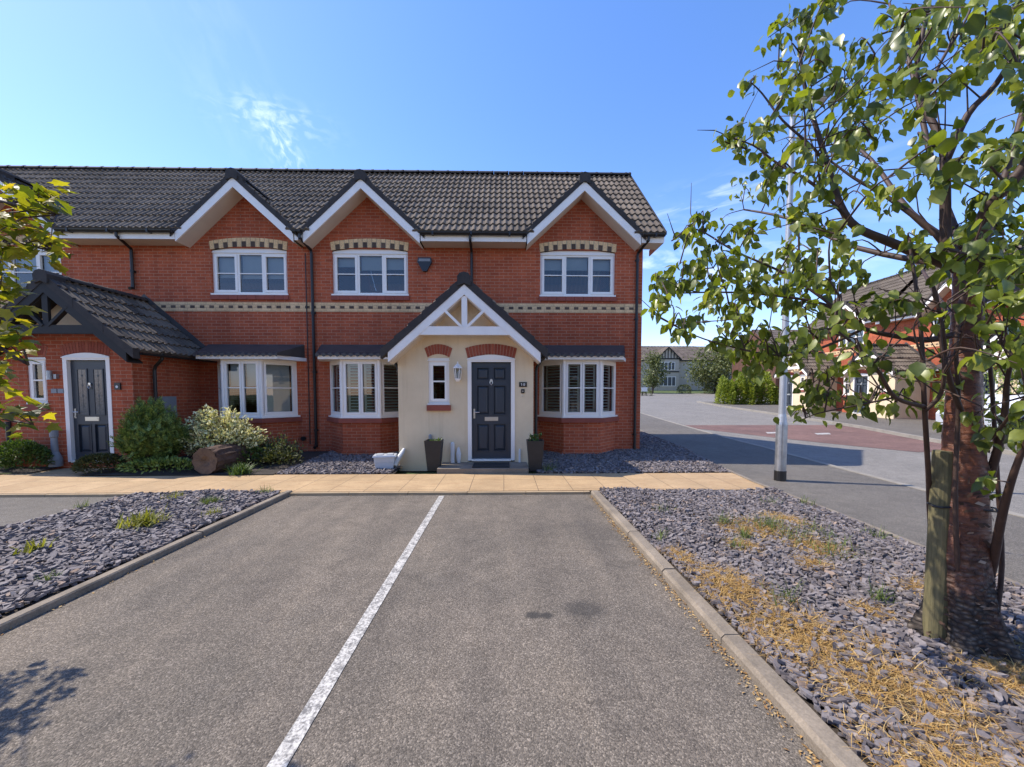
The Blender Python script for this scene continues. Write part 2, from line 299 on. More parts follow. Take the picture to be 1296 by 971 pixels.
# ------------------------------------------------------------------ mesh helpers
ORG = Vector((0, 0, 0))
class MB:
    def __init__(s): s.v = []; s.f = []; s.mi = []; s.uv = []; s.cm = 0
    def vert(s, p): s.v.append(tuple(p)); return len(s.v)-1
    def face(s, pts, uv=None):
        s.f.append([s.vert(p) for p in pts]); s.mi.append(s.cm); s.uv.append(uv)
    def box(s, x0, x1, y0, y1, z0, z1):
        a = [(x, y, z) for z in (z0, z1) for y in (y0, y1) for x in (x0, x1)]
        for q in ((0, 2, 3, 1), (4, 5, 7, 6), (0, 1, 5, 4), (2, 6, 7, 3), (0, 4, 6, 2), (1, 3, 7, 5)): s.face([a[i] for i in q])
    def obox(s, P, d, n, s0, s1, z0, z1, n0, n1):
        # box in a frame: s along d, z up, depth along n
        P, d, n = Vector(P), Vector(d), Vector(n)
        a = [P + d*x + n*y + Vector((0, 0, z)) for z in (z0, z1) for y in (n0, n1) for x in (s0, s1)]
        for q in ((0, 2, 3, 1), (4, 5, 7, 6), (0, 1, 5, 4), (2, 6, 7, 3), (0, 4, 6, 2), (1, 3, 7, 5)): s.face([a[i] for i in q])
    def prism(s, poly, fn, t0, t1):
        a = [fn(x, y, t0) for x, y in poly]; b = [fn(x, y, t1) for x, y in poly]; n = len(poly)
        s.face(a); s.face(b[::-1])
        for i in range(n): j = (i+1) % n; s.face([a[j], a[i], b[i], b[j]])
    def xz(s, poly, y0, y1): s.prism(poly, lambda x, z, t: (x, t, z), y0, y1)
    def xy(s, poly, z0, z1): s.prism(poly, lambda x, y, t: (x, y, t), z0, z1)
    def beam(s, p0, p1, wd, ht, up=(0, 0, 1)):
        p0, p1 = Vector(p0), Vector(p1); d = (p1-p0).normalized(); sx = d.cross(Vector(up)).normalized(); uz = sx.cross(d)
        c = [p + sx*(i*wd/2) + uz*(j*ht/2) for p in (p0, p1) for i, j in ((-1, -1), (1, -1), (1, 1), (-1, 1))]
        for q in ((0, 1, 2, 3), (7, 6, 5, 4), (0, 4, 5, 1), (1, 5, 6, 2), (2, 6, 7, 3), (3, 7, 4, 0)): s.face([c[i] for i in q])
    def tube(s, path, radii, n=8, caps=True, uvs=False):
        path = [Vector(p) for p in path]
        if not hasattr(radii, '__len__'): radii = [radii]*len(path)
        rings = []; prev = None
        for i, p in enumerate(path):
            d = (path[min(i+1, len(path)-1)] - path[max(i-1, 0)]).normalized()
            if prev is None:
                a = d.cross(Vector((0, 0, 1)) if abs(d.z) < .9 else Vector((1, 0, 0))).normalized()
            else: a = (prev - d*prev.dot(d)).normalized()
            prev = a; b = d.cross(a)
            rings.append([s.vert(p + (a*math.cos(2*math.pi*k/n) + b*math.sin(2*math.pi*k/n))*radii[i]) for k in range(n)])
        for i in range(len(rings)-1):
            for k in range(n):
                j = (k+1) % n; s.f.append([rings[i][k], rings[i][j], rings[i+1][j], rings[i+1][k]]); s.mi.append(s.cm); s.uv.append(None)
        if caps:
            for r_ in (rings[0][::-1], rings[-1]): s.f.append(list(r_)); s.mi.append(s.cm); s.uv.append(None)
    def lathe(s, prof, c, n=16):
        s.tube([(c[0], c[1], c[2]+z) for r_, z in prof], [r_ for r_, z in prof], n)
    def build(s, name, mats, parent=None, smooth=False, bevel=0):
        me = bpy.data.meshes.new(name); o_ = ORG
        me.from_pydata([(x-o_.x, y-o_.y, z-o_.z) for x, y, z in s.v], [], s.f)
        ms = mats if isinstance(mats, (list, tuple)) else [mats]
        for m_ in ms: me.materials.append(M[m_] if isinstance(m_, str) else m_)
        if len(ms) > 1: me.polygons.foreach_set('material_index', s.mi)
        uvl = me.uv_layers.new(name='UVMap'); dat = np.zeros(len(me.loops)*2, np.float32)
        Z = Vector((0, 0, 1))
        for pi, p in enumerate(me.polygons):
            if s.uv[pi] is not None:
                for k, li in enumerate(p.loop_indices): dat[2*li], dat[2*li+1] = s.uv[pi][k]
                continue
            nrm = p.normal
            if abs(nrm.z) > .9:
                for li, vi in zip(p.loop_indices, p.vertices): dat[2*li], dat[2*li+1] = s.v[vi][0], s.v[vi][1]
            else:
                t = Z.cross(nrm).normalized()
                for li, vi in zip(p.loop_indices, p.vertices): dat[2*li] = Vector(s.v[vi]).dot(t); dat[2*li+1] = s.v[vi][2]
        uvl.data.foreach_set('uv', dat)
        if smooth: me.polygons.foreach_set('use_smooth', [True]*len(me.polygons))
        me.validate(); me.update()
        o = bpy.data.objects.new(name, me); COL.objects.link(o)
        if parent is not None: o.parent = parent
        else: o.location = o_
        if bevel:
            b = o.modifiers.new('bevel', 'BEVEL'); b.width = bevel; b.segments = 2; b.limit_method = 'ANGLE'
        return o
def raw(name, V, Fc, mats, parent=None, smooth=False):
    # V (n,3) array in world metres, Fc list of faces or (m,k) array
    me = bpy.data.meshes.new(name); V = np.asarray(V, np.float32) - np.array(ORG, np.float32)
    if isinstance(Fc, np.ndarray):
        m_, k = Fc.shape; me.vertices.add(len(V)); me.vertices.foreach_set('co', V.ravel()); me.loops.add(m_*k); me.loops.foreach_set('vertex_index', Fc.ravel().astype(np.int32))
        me.polygons.add(m_); me.polygons.foreach_set('loop_start', np.arange(0, m_*k, k, dtype=np.int32)); me.polygons.foreach_set('loop_total', np.full(m_, k, np.int32)); me.update(calc_edges=True)
    else: me.from_pydata(V.tolist(), [], Fc)
    me.materials.append(M[mats] if isinstance(mats, str) else mats)
    if smooth: me.polygons.foreach_set('use_smooth', np.ones(len(me.polygons), bool))
    me.update(); o = bpy.data.objects.new(name, me); COL.objects.link(o)
    if parent is not None: o.parent = parent
    else: o.location = ORG
    return o
def tag(o, label=None, cat=None, group=None, kind=None):
    if label: o['label'] = label
    if cat: o['category'] = cat
    if group: o['group'] = group
    if kind: o['kind'] = kind
    return o
def empty(name, loc, label, cat, group=None):
    global ORG
    o = bpy.data.objects.new(name, None); COL.objects.link(o); o.location = loc; o.empty_display_size = .2
    ORG = Vector(loc); return tag(o, label, cat, group)
def done():
    global ORG
    ORG = Vector((0, 0, 0))
def at_org(loc):
    global ORG
    ORG = Vector(loc)
def children(o): return [c for c in list(COL.objects) if c.parent == o]
def copy_tree(o, parent=None):
    c = o.copy(); COL.objects.link(c); c.parent = parent
    for ch in children(o): copy_tree(ch, c)
    return c

# leaf templates: verts (n,3), quads (m,4) index
def tmpl_ovate():
    v = [(0, 0, 0), (0, .34, -.02), (0, .68, -.09), (0, 1, -.22), (-.24, .26, .05), (.24, .26, .05), (-.27, .56, .01), (.27, .56, .01), (-.13, .84, -.09), (.13, .84, -.09)]
    f = [(0, 1, 4, 4), (0, 5, 1, 1), (1, 2, 6, 4), (1, 5, 7, 2), (2, 3, 8, 6), (2, 7, 9, 3)]
    return np.array(v), f
def tmpl_maple():
    o = [(0, 0), (.16, .06), (.42, .02), (.36, .22), (.62, .48), (.34, .50), (.26, .60), (.18, .74), (0, 1.05)]
    pts = o + [(-x, y) for x, y in o[-2:0:-1]]
    v = [(0, .38, .0)] + [(x, y, .10*abs(x) - .22*(x*x + (y-.4)**2)) for x, y in pts]; n = len(pts)
    return np.array(v), [(0, 1+i, 1+(i+1) % n, 1+(i+1) % n) for i in range(n)]
def tmpl_simple():
    return np.array([(0, 0, 0), (-.25, .45, .06), (0, 1, -.08), (.25, .45, .06), (0, .45, -.02)]), [(0, 4, 1, 1), (0, 3, 4, 4), (1, 4, 2, 2), (4, 3, 2, 2)]
def tmpl_frond():   # a flat feathery spray: midrib with side leaflets
    v, f = [], []
    for k in range(5):
        y = k*.19; L_ = .30*(1-.13*k)
        for s_ in (-1, 1):
            i = len(v); v += [(0, y, -.05*k*k*.1), (s_*L_, y+.20, .03), (s_*L_*.9, y+.30, .02), (0, y+.12, -.05*k*k*.1)]; f.append((i, i+1, i+2, i+3))
    return np.array(v), f
def tmpl_quad():
    return np.array([(0, 0, 0), (-.32, .5, .05), (0, 1, -.05), (.32, .5, .05)]), [(0, 3, 2, 1)]
def frames(dirs, roll):
    # rotation matrices whose y column is dirs
    d = dirs/np.linalg.norm(dirs, axis=1, keepdims=True)
    ref = np.where(np.abs(d[:, 2:3]) > .95, np.array([[1., 0, 0]]), np.array([[0, 0, 1.]]))
    x = np.cross(d, ref); x /= np.linalg.norm(x, axis=1, keepdims=True); z = np.cross(x, d)
    c, s_ = np.cos(roll)[:, None], np.sin(roll)[:, None]
    x2 = x*c + z*s_; z2 = -x*s_ + z*c
    return np.stack([x2, d, z2], axis=2)
def instance(tm, pos, mats, scale):
    tv, tf = tm; n = len(pos); k = len(tv)
    sv = tv[None]*np.asarray(scale).reshape(n, -1)[:, None, :]
    V = np.einsum('nij,nkj->nki', mats, sv) + np.asarray(pos)[:, None, :]
    F4 = (np.array(tf)[None] + (np.arange(n)*k)[:, None, None]).reshape(-1, 4)
    return V.reshape(-1, 3), F4
def leaf_obj(name, tm, pos, dirs, roll, scale, mat, parent=None):
    V, F4 = instance(tm, np.asarray(pos, float), frames(np.asarray(dirs, float), np.asarray(roll, float)), scale)
    Fl = [list(dict.fromkeys(q)) for q in F4.tolist()]
    return raw(name, V, Fl, mat, parent, smooth=False)

# ------------------------------------------------------------------ ground
def gz(y):
    if y < 10: return 0.
    if y < 14: return .034*(y-10)**2/8
    if y < 62: return .034*(y-12)
    if y < 72: return 1.7 + .08*(y-62)
    return 2.5
NEAR = [(6.3, -6), (6.42, 2), (6.55, 4.8), (6.75, 6), (7.02, 8), (7.55, 11.1), (7.95, 18.8), (8.35, 24), (8.9, 35), (9.8, 62)]
FARK = [(11.6, -6), (12.2, 2), (12.7, 7), (13.1, 9.8), (14.9, 16.2), (15.8, 22.8), (16.6, 30), (18.0, 36.5)]
EDGE = [(3.85, -6), (3.95, 2), (4.07, 3.6), (4.19, 5), (4.25, 6.55), (4.42, 7.8), (4.8, 11), (5.25, 15), (5.9, 24), (7, 40), (8, 62)]
def px_(line, y):
    for (x0, y0), (x1, y1) in zip(line, line[1:]):
        if y0 <= y <= y1: return x0 + (x1-x0)*(y-y0)/(y1-y0)
    return line[0][0] if y < line[0][1] else line[-1][0]
def ys(a, b, more=()):
    s_ = {a, b} | {q for q in more if a < q < b}; y = a
    while y < b: s_.add(round(y, 3)); y += .5 if y < 20 else 2.
    return sorted(s_)
def strip(name, fl, fr, y0, y1, off, mat, kind='structure', nx=1, thick=0):
    mb = MB(); Y = ys(y0, y1, [q[1] for q in NEAR+FARK+EDGE])
    for a, b in zip(Y, Y[1:]):
        for i in range(nx):
            p = lambda f_, g_, y, i_: f_(y) + (g_(y)-f_(y))*i_/nx
            mb.face([(p(fl, fr, a, i), a, gz(a)+off), (p(fl, fr, a, i+1), a, gz(a)+off), (p(fl, fr, b, i+1), b, gz(b)+off), (p(fl, fr, b, i), b, gz(b)+off)])
        if thick:
            for f_, flip in ((fl, 0), (fr, 1)):
                q = [(f_(a), a, gz(a)+off), (f_(b), b, gz(b)+off), (f_(b), b, gz(b)+off-thick), (f_(a), a, gz(a)+off-thick)]
                mb.face(q[::-1] if flip else q)
    o = mb.build(name, mat)
    if kind: o['kind'] = kind
    return o
C_ = lambda c: (lambda y: c)
g = MB(); gy = [-600, -60, -8, 0, 10, 11, 12, 13, 14] + list(range(18, 63, 4)) + [64, 66, 68, 70, 72, 90, 200, 900]; gx = [-900, -200, -60, -20, 0, 20, 60, 200, 900]
for a, b in zip(gy, gy[1:]):
    for c, d in zip(gx, gx[1:]): g.face([(c, a, gz(a)-.08), (d, a, gz(a)-.08), (d, b, gz(b)-.08), (c, b, gz(b)-.08)])
tag(g.build('ground', 'turf'), kind='structure')
strip('parking_bay', C_(-3.30), C_(1.40), -4, 6.02, 0, 'asphalt', nx=2)
strip('road', lambda y: px_(NEAR, y), lambda y: px_(FARK, y), -6, 36.5, -.02, 'asphalt_road', nx=4)
m = MB()
for a, b in zip(range(36, 62, 2), range(38, 64, 2)):
    y0 = 36.5 if a == 36 else a
    m.face([(px_(NEAR, y0), y0, gz(y0)-.02), (75, y0, gz(y0)-.02), (75, b, gz(b)-.02), (px_(NEAR, b), b, gz(b)-.02)])
tag(m.build('side_road', 'asphalt_road'), kind='structure')
strip('pavement', lambda y: px_(EDGE, y)+.05, lambda y: px_(NEAR, y)-.12, -6, 62, .025, 'asphalt_walk', nx=3)
strip('far_pavement', lambda y: px_(FARK, y)+.13, lambda y: 34., -6, 36.2, .05, 'asphalt_walk', nx=3)
strip('near_kerb', lambda y: px_(NEAR, y)-.13, lambda y: px_(NEAR, y), -6, 62, .035, 'kerb_pale', thick=.12)
strip('far_kerb', lambda y: px_(FARK, y), lambda y: px_(FARK, y)+.14, -6, 36.5, .09, 'kerb_pale', thick=.14)
strip('bed_edging', lambda y: px_(EDGE, y), lambda y: px_(EDGE, y)+.06, -4, 30, .06, 'kerb', thick=.1)
strip('red_speed_table', lambda y: max(px_(NEAR, y)+.05, 8.0+(16.2-y)*.55 if y < 16.2 else 0), lambda y: px_(FARK, y)-.04, 10.4, 17.4, -.012, 'red_tarmac', nx=4)
m = MB()
for (x0, x1, y0, y1) in ((9.85, 10.3, 14.5, 14.9), (11.5, 12.1, 14.2, 14.6)):
    m.face([(x0, y0, gz(y0)-.004), (x1, y0+.1, gz(y0)-.004), (x1+.25, y1+.1, gz(y1)-.004), (x0+.2, y1, gz(y1)-.004)])
m2 = MB()
tag(m.build('road_marking', 'paint'), kind='structure')
m = MB(); m.face([(-.988, -3, .004), (-.905, -3, .004), (-.905, 5.97, .004), (-.988, 5.97, .004)]); tag(m.build('bay_line', 'paint'), kind='structure')
strip('neighbour_drive', C_(-16), C_(-5.60), -4, 6.02, 0, 'asphalt_walk', nx=2)
# edging stones of the bay: individual lengths along one kerb line
def edging(name, x0, x1, y0, y1, z1, step=.915):
    mb = MB(); y = y1
    while y > y0:
        a = max(y0, y-step+.008); dz = rnd.uniform(-.006, .006); dx = rnd.uniform(-.006, .006)
        b_ = .022
        mb.prism([(x0+dx, -.05), (x1+dx, -.05), (x1+dx, z1+dz-b_*.5), (x1+dx-b_*.5, z1+dz), (x0+dx+b_, z1+dz), (x0+dx, z1+dz-b_)], lambda x, z, t: (x, t, z), a, y); y -= step
    return tag(mb.build(name, 'kerb'), kind='structure')
edging('bay_kerb', 1.345, 1.465, -2.6, 6.0, .07); edging('bay_kerb', -3.37, -3.27, -2.6, 6.12, .058); edging('drive_edging', -5.62, -5.56, -2, 6.05, .06)
# paths
m = MB(); m.cm = 0
def poly_top(mb, poly, z, zb):
    n = len(poly); mb.face([(x, y, z) for x, y in poly])
    for i in range(n):
        (x0, y0), (x1, y1) = poly[i], poly[(i+1) % n]; mb.face([(x0, y0, zb), (x1, y1, zb), (x1, y1, z), (x0, y0, z)])
poly_top(m, [(-16, 6.10), (-5.5, 6.10), (4.21, 6.10), (4.37, 7.42), (-4.2, 7.42), (-5.0, 7.36), (-7.85, 7.36), (-7.85, 8.16), (-8.95, 8.16), (-9.4, 7.5), (-16, 7.6)], .045, -.05)
tag(m.build('path', 'slab'), kind='structure')
m = MB(); x = -16
while x < 1.33:
    m.box(x, min(x+.90, 1.335), 6.03, 6.095, -.05, .038+rnd.uniform(-.003, .003)); x += .908
tag(m.build('path_edging', 'edge_stone'), kind='structure')
# bed soil
m = MB(); poly_top(m, [(1.475, -3), (3.9, -3), (4.0, 2.9), (4.18, 5), (4.24, 6.09), (1.475, 6.09)], .03, -.05)
poly_top(m, [(-5.56, -2), (-3.40, -2), (-3.40, 6.09), (-5.56, 6.09)], .03, -.05)
m.face([(.62, 7.43, .03), (4.38, 7.43, .03), (4.75, 10.2, .10), (.62, 10.2, .10)]); m.face([(-4.3, 7.43, .03), (-2.1, 7.43, .03), (-2.1, 10.2, .10), (-4.3, 10.2, .10)])
m.face([(3.4, 10.2, .10), (4.75, 10.2, .10), (5.3, 16, .16), (3.4, 16, .16)])
m.face([(-7.85, 7.37, .06), (-4.3, 7.37, .06), (-4.3, 10.2, .12), (-7.85, 10.2, .12)]); m.face([(-16, 7.61, .06), (-8.98, 7.61, .06), (-8.98, 8.3, .08), (-16, 8.3, .08)])
tag(m.build('bed_soil', 'soil'), kind='structure')

# ------------------------------------------------------------------ slate chips (nobody could count them)
def inside(poly, P):
    x, y = P[:, 0], P[:, 1]; r_ = np.zeros(len(P), bool); j = len(poly)-1
    for i in range(len(poly)):
        xi, yi = poly[i]; xj, yj = poly[j]
        c = ((yi > y) != (yj > y)) & (x < (xj-xi)*(y-yi)/(yj-yi+1e-9)+xi); r_ ^= c; j = i
    return r_
def scatter(poly, dens):
    p = np.array(poly); lo, hi = p.min(0), p.max(0); n = int((hi-lo).prod()*dens)
    k = max(1, int(math.sqrt(n*(hi-lo)[0]/(hi-lo)[1]))); l = max(1, int(n/k))
    gx_, gy_ = np.meshgrid(np.arange(k), np.arange(l)); P = np.stack([gx_.ravel(), gy_.ravel()], 1) + rng.uniform(0, 1, (k*l, 2))
    P = lo + P/np.array([k, l])*(hi-lo); return P[inside(poly, P)]
def chips(name, jobs):
    T = []
    for _ in range(10):
        n = 7; a = np.sort(rng.uniform(0, 2*np.pi, n)) * .35 + np.linspace(0, 2*np.pi, n, endpoint=False)*.65 + .3
        r_ = rng.uniform(.72, 1.1, n); px = np.cos(a)*r_*.5; py = np.sin(a)*r_*.5
        top = np.stack([px*.93, py*.93, np.full(n, .5)+rng.uniform(-.1, .1, n)], 1); bot = np.stack([px, py, np.full(n, -.5)], 1)
        T.append(np.concatenate([top, bot]))
    V, Fc, base = [], [], 0
    for P, zf, (l0, l1), zr in jobs:
        n = len(P); L_ = rng.uniform(l0, l1, n)*rng.choice([.7, 1, 1, 1.25], n); W = L_*rng.uniform(.32, .62, n); Tk = rng.uniform(.010, .022, n)
        yaw = rng.uniform(0, 2*np.pi, n); tx = rng.normal(0, .27, n); ty = rng.normal(0, .27, n); z = zf(P[:, 0], P[:, 1]) + rng.uniform(0, zr, n)
        ti = rng.integers(0, 10, n)
        for i in range(n):
            t_ = T[ti[i]]*(L_[i], W[i], Tk[i]); c, s_ = math.cos(yaw[i]), math.sin(yaw[i])
            x = t_[:, 0]*c - t_[:, 1]*s_; y = t_[:, 0]*s_ + t_[:, 1]*c
            V.append(np.stack([x+P[i, 0], y+P[i, 1], t_[:, 2]+z[i]+x*tx[i]+y*ty[i]], 1))
            Fc.append(list(range(base, base+7))); Fc += [[base+k, base+7+k, base+7+(k+1) % 7, base+(k+1) % 7] for k in range(7)]; base += 14
    o = raw(name, np.concatenate(V), Fc, 'slate'); return o
def hump(x, y): return .038 + .02*np.sin(x*2.1+1)*np.sin(y*1.7) + .012*np.sin(x*5+y*4)
RB = [(1.49, .6), (3.92, .6), (4.0, 2.9), (4.17, 5), (4.23, 6.07), (1.49, 6.07)]
LB = [(-5.54, 1.0), (-3.42, 1.0), (-3.42, 6.07), (-5.54, 6.07)]
HB = [(.64, 7.45), (4.36, 7.45), (4.72, 10.2), (5.2, 14.8), (3.5, 14.8), (3.5, 10.02), (.64, 10.02)]
HC = [(-4.28, 7.45), (-2.16, 7.45), (-2.16, 10.0), (-4.28, 10.0)]
def hb(x, y): return .045 + .03*np.clip(y-7.5, 0, 3)
straw_c = [(1.72, 2.9, .34, .5), (1.62, 3.5, .16, .35), (1.8, 2.35, .36, .45), (1.95, 1.85, .42, .45), (1.8, 1.4, .42, .4), (2.1, 1.2, .5, .35), (2.75, 4.25, .4, .38), (3.05, 3.75, .32, .3), (3.3, 4.5, .25, .4), (2.35, 3.75, .2, .2), (2.7, 3.35, .18, .16), (2.7, 1.95, .34, .22), (2.95, 1.75, .3, .2), (3.3, 2.9, .3, .25), (2.55, 2.6, .15, .15), (2.75, 2.0, .38, .16), (3.0, 2.35, .2, .2), (2.2, 2.2, .1, .1)]
def straw_w(P):
    w_ = np.zeros(len(P))
    for x, y, rx, ry in straw_c: w_ = np.maximum(w_, np.exp(-(((P[:, 0]-x)/rx)**2 + ((P[:, 1]-y)/ry)**2)*1.1))
    return w_
PR = scatter(RB, 1650); wr = straw_w(PR); PR = PR[rng.uniform(0, 1, len(PR)) > np.clip((wr-.55)*1.6, 0, .75)]
o = chips('slate_chips', [(PR, hump, (.038, .078), .035), (scatter(LB, 1250), hump, (.05, .10), .035), (scatter(HB, 650), hb, (.05, .10), .03), (scatter(HC, 650), hb, (.05, .10), .03)])
tag(o, 'plum and grey slate chippings covering the beds beside the parking bay', 'slate chippings', kind='stuff')
# blades: bent ribbons
def blades(name, P, zf, ln, wd, tilt, mat, segs=3, curl=.9):
    n = len(P); az_ = rng.uniform(0, 2*np.pi, n); L_ = rng.uniform(*ln, n); W = rng.uniform(*wd, n); t0 = rng.uniform(*tilt, n); cu = rng.normal(0, curl, n); sw = rng.normal(0, .7, n)
    z = zf(P[:, 0], P[:, 1]); pos = np.stack([P[:, 0], P[:, 1], z], 1); rows = []
    for k in range(segs+1):
        a = az_ + sw*k/segs; th = t0 - np.abs(cu)*k/segs
        side = np.stack([-np.sin(a), np.cos(a), rng.uniform(-.3, .3, n)], 1)*(W*(1-.85*k/segs))[:, None]*.5
        rows.append(pos-side); rows.append(pos+side)
        pos = pos + np.stack([np.cos(a)*np.cos(th), np.sin(a)*np.cos(th), np.sin(th)], 1)*(L_/segs)[:, None]
        pos[:, 2] = np.maximum(pos[:, 2], z-.004)
    V = np.stack(rows, 1).reshape(-1, 3); k2 = 2*(segs+1)
    Fq = np.array([[2*i, 2*i+1, 2*i+3, 2*i+2] for i in range(segs)]); F4 = (Fq[None]+(np.arange(n)*k2)[:, None, None]).reshape(-1, 4)
    return raw(name, V, F4, mat)
PS = scatter(RB, 9000); ws = straw_w(PS); pt_ = np.array([mnoise.fractal(Vector((x*3.1, y*3.1, .3)), .8, 2., 4) for x, y in PS]); PS = PS[rng.uniform(0, 1, len(PS)) < np.clip((ws-.28)*1.5, 0, 1)*np.clip(1.3+1.3*pt_, .35, 1)]
tag(blades('dry_grass', PS, lambda x, y: hump(x, y)+.028, (.04, .13), (.002, .0046), (.0, .55), 'straw', 4, 1.1), 'straw coloured dry grass creeping over the slate along the right kerb', 'dry grass', kind='stuff')
PG = np.concatenate([np.array([[x, y]]) + rng.normal(0, s_, (n, 2)) for x, y, s_, n in ((2.55, 4.45, .05, 70), (2.95, 4.3, .08, 110), (3.12, 3.6, .12, 90), (2.5, 3.98, .04, 60), (3.3, 4.05, .1, 60), (2.0, 2.7, .05, 40), (2.25, 3.7, .06, 30), (2.75, 2.75, .03, 40), (2.95, 3.95, .1, 60), (4.1, 5.2, .05, 40), (3.9, 4.0, .06, 40), (1.62, 4.0, .04, 30), (2.05, 5.0, .06, 30), (3.6, 5.2, .05, 30))])
tag(blades('green_grass', PG, lambda x, y: hump(x, y)+.035, (.08, .17), (.004, .008), (.5, 1.4), 'grass'), 'thin green grass blades sprouting through the slate chippings of the right bed', 'grass', kind='stuff')
# litter along the right kerb and a little elsewhere
n = 900; PL = np.stack([1.345 - np.abs(rng.normal(0, .035, n)) - .005, rng.uniform(1.2, 5.95, n)], 1); n2 = 60; PL = np.concatenate([PL, np.stack([rng.uniform(-3.2, 1.3, n2), 6.02-np.abs(rng.normal(0, .03, n2))], 1), np.stack([-3.265+np.abs(rng.normal(0, .03, 90)), rng.uniform(2, 6, 90)], 1)])
PL = np.concatenate([PL, scatter(RB, 22), scatter(LB, 9)])
n = len(PL); d_ = np.stack([rng.normal(0, 1, n), rng.normal(0, 1, n), rng.uniform(-.1, .25, n)], 1)
tag(leaf_obj('leaf_litter', tmpl_simple(), np.concatenate([PL, np.where((PL[:, :1] > 1.48) | (PL[:, :1] < -3.41), .092, .006)], 1), d_, rng.uniform(-.5, .5, n), rng.uniform(.010, .030, n), 'litter'), 'small dry fallen leaves gathered along the foot of the kerbs', 'fallen leaves', kind='stuff')

# ------------------------------------------------------------------ house building blocks
YW = 10.0
def tile_slope(mb, O, U, S, wid, ln, holes=(), gauge=.345, per=.15, hgt=.034, lap=.040, slant=0., u_off=0.):
    O, U, S = Vector(O), Vector(U).normalized(), Vector(S).normalized(); N_ = U.cross(S).normalized()
    if N_.z < 0: N_ = -N_
    q = 8; nu = max(2, int(round(wid/per*q))); nc = int(math.ceil(ln/gauge))
    us = [wid*i/nu for i in range(nu+1)]
    def prof(u):
        x = ((u+u_off)/per) % 1.
        return hgt*(math.sin(math.pi*min(1, x/.62))**1.0 if x < .62 else -.10*math.sin(math.pi*(x-.62)/.38))
    for c in range(nc):
        s0 = c*gauge; s1 = min(ln, s0+gauge); jit = rnd.uniform(-.007, .007)
        lo = [O + U*u + S*(s0+jit) + N_*(prof(u)+lap+rnd.uniform(-.003, .003)) for u in us]; hi = [O + U*u + S*(s1+.02) + N_*(prof(u)+.002) for u in us]; bt = [O + U*u + S*(s0+jit+.004) + N_*(-.01) for u in us]
        il = [mb.vert(p) for p in lo]; ih = [mb.vert(p) for p in hi]; ib = [mb.vert(p) for p in bt]; il2 = [mb.vert(p) for p in lo]
        for i in range(nu):
            um = (us[i]+us[i+1])/2; sm = (s0+s1)/2
            if holes and holes(um, sm): continue
            a, b = us[i]+u_off, us[i+1]+u_off
            mb.f.append([il[i], il[i+1], ih[i+1], ih[i]]); mb.mi.append(mb.cm); mb.uv.append([(a, s0+.01), (b, s0+.01), (b, s1-.01), (a, s1-.01)])
            mb.f.append([ib[i], ib[i+1], il2[i+1], il2[i]]); mb.mi.append(mb.cm); mb.uv.append([(a, s0+.01), (b, s0+.01), (b, s0+.02), (a, s0+.02)])
def rake(mb, xc, za, half, tan, h, y0, y1, sides=(-1, 1), inner=0.):
    for s_ in sides:
        a, b = inner, half
        mb.xz([(xc+s_*a, za-a*tan), (xc+s_*b, za-b*tan), (xc+s_*b, za-b*tan-h), (xc+s_*a, za-a*tan-h)], y0, y1)
def verge(mb, xc, za, half, tan, h, y0, y1, cap=.10):
    sl = math.sqrt(1+tan*tan); k = max(2, int(round(half*sl/.34)))
    for s_ in (-1, 1):
        for i in range(k):
            a, b = half*i/k, half*(i+1)/k+.012; e = .034
            mb.xz([(xc+s_*a, za-a*tan), (xc+s_*b, za-b*tan+e), (xc+s_*b, za-b*tan-h), (xc+s_*a, za-a*tan-h)], y0-.004*(i % 2), y1)
    c = [(xc-.125, za-.20), (xc-.135, za-.02), (xc-.085, za+.045), (xc, za+.07), (xc+.085, za+.045), (xc+.135, za-.02), (xc+.125, za-.20), (xc, za-.15)]
    mb.xz(c, y0-.03, y0+.30)
def ridge_tiles(mb, p0, p1, r_=.12, step=.45):
    p0, p1 = Vector(p0), Vector(p1); d = (p1-p0); L_ = d.length; d.normalize(); side = d.cross(Vector((0, 0, 1))).normalized(); n = int(L_/step)+1
    for i in range(n):
        a, b = p0+d*min(L_, i*step), p0+d*min(L_, (i+1)*step-.012)
        if (b-a).length < .05: continue
        pts = []
        for k in range(9):
            t = math.pi*k/8; pts.append((math.cos(t), math.sin(t)))
        for (rr, e0, e1) in ((r_, a, b), (r_*1.09, b-d*.05, b)):
            A = [e0+side*(c*rr)+Vector((0, 0, s_*rr*.85-.03)) for c, s_ in pts]; B = [e1+side*(c*rr)+Vector((0, 0, s_*rr*.85-.03)) for c, s_ in pts]
            for k in range(8): mb.face([A[k], A[k+1], B[k+1], B[k]])
            mb.face(A[::-1]); mb.face(B)
def wall_y(mb, y, x0, x1, z0, z1, holes=(), reveal=.10):
    xs = sorted({x0, x1} | {h[i] for h in holes for i in (0, 1) if x0 < h[i] < x1}); zs = sorted({z0, z1} | {h[i] for h in holes for i in (2, 3) if z0 < h[i] < z1})
    for a, b in zip(xs, xs[1:]):
        for c, d in zip(zs, zs[1:]):
            if any(h[0] <= (a+b)/2 <= h[1] and h[2] <= (c+d)/2 <= h[3] for h in holes): continue
            mb.face([(a, y, c), (b, y, c), (b, y, d), (a, y, d)])
    for (a, b, c, d) in holes:
        y2 = y+reveal
        mb.face([(a, y, c), (a, y, d), (a, y2, d), (a, y2, c)]); mb.face([(b, y, d), (b, y, c), (b, y2, c), (b, y2, d)])
        mb.face([(a, y, d), (b, y, d), (b, y2, d), (a, y2, d)]); mb.face([(b, y, c), (a, y, c), (a, y2, c), (b, y2, c)])
def arc_z(x, xc, half, rise): return rise*(1-((x-xc)/half)**2)
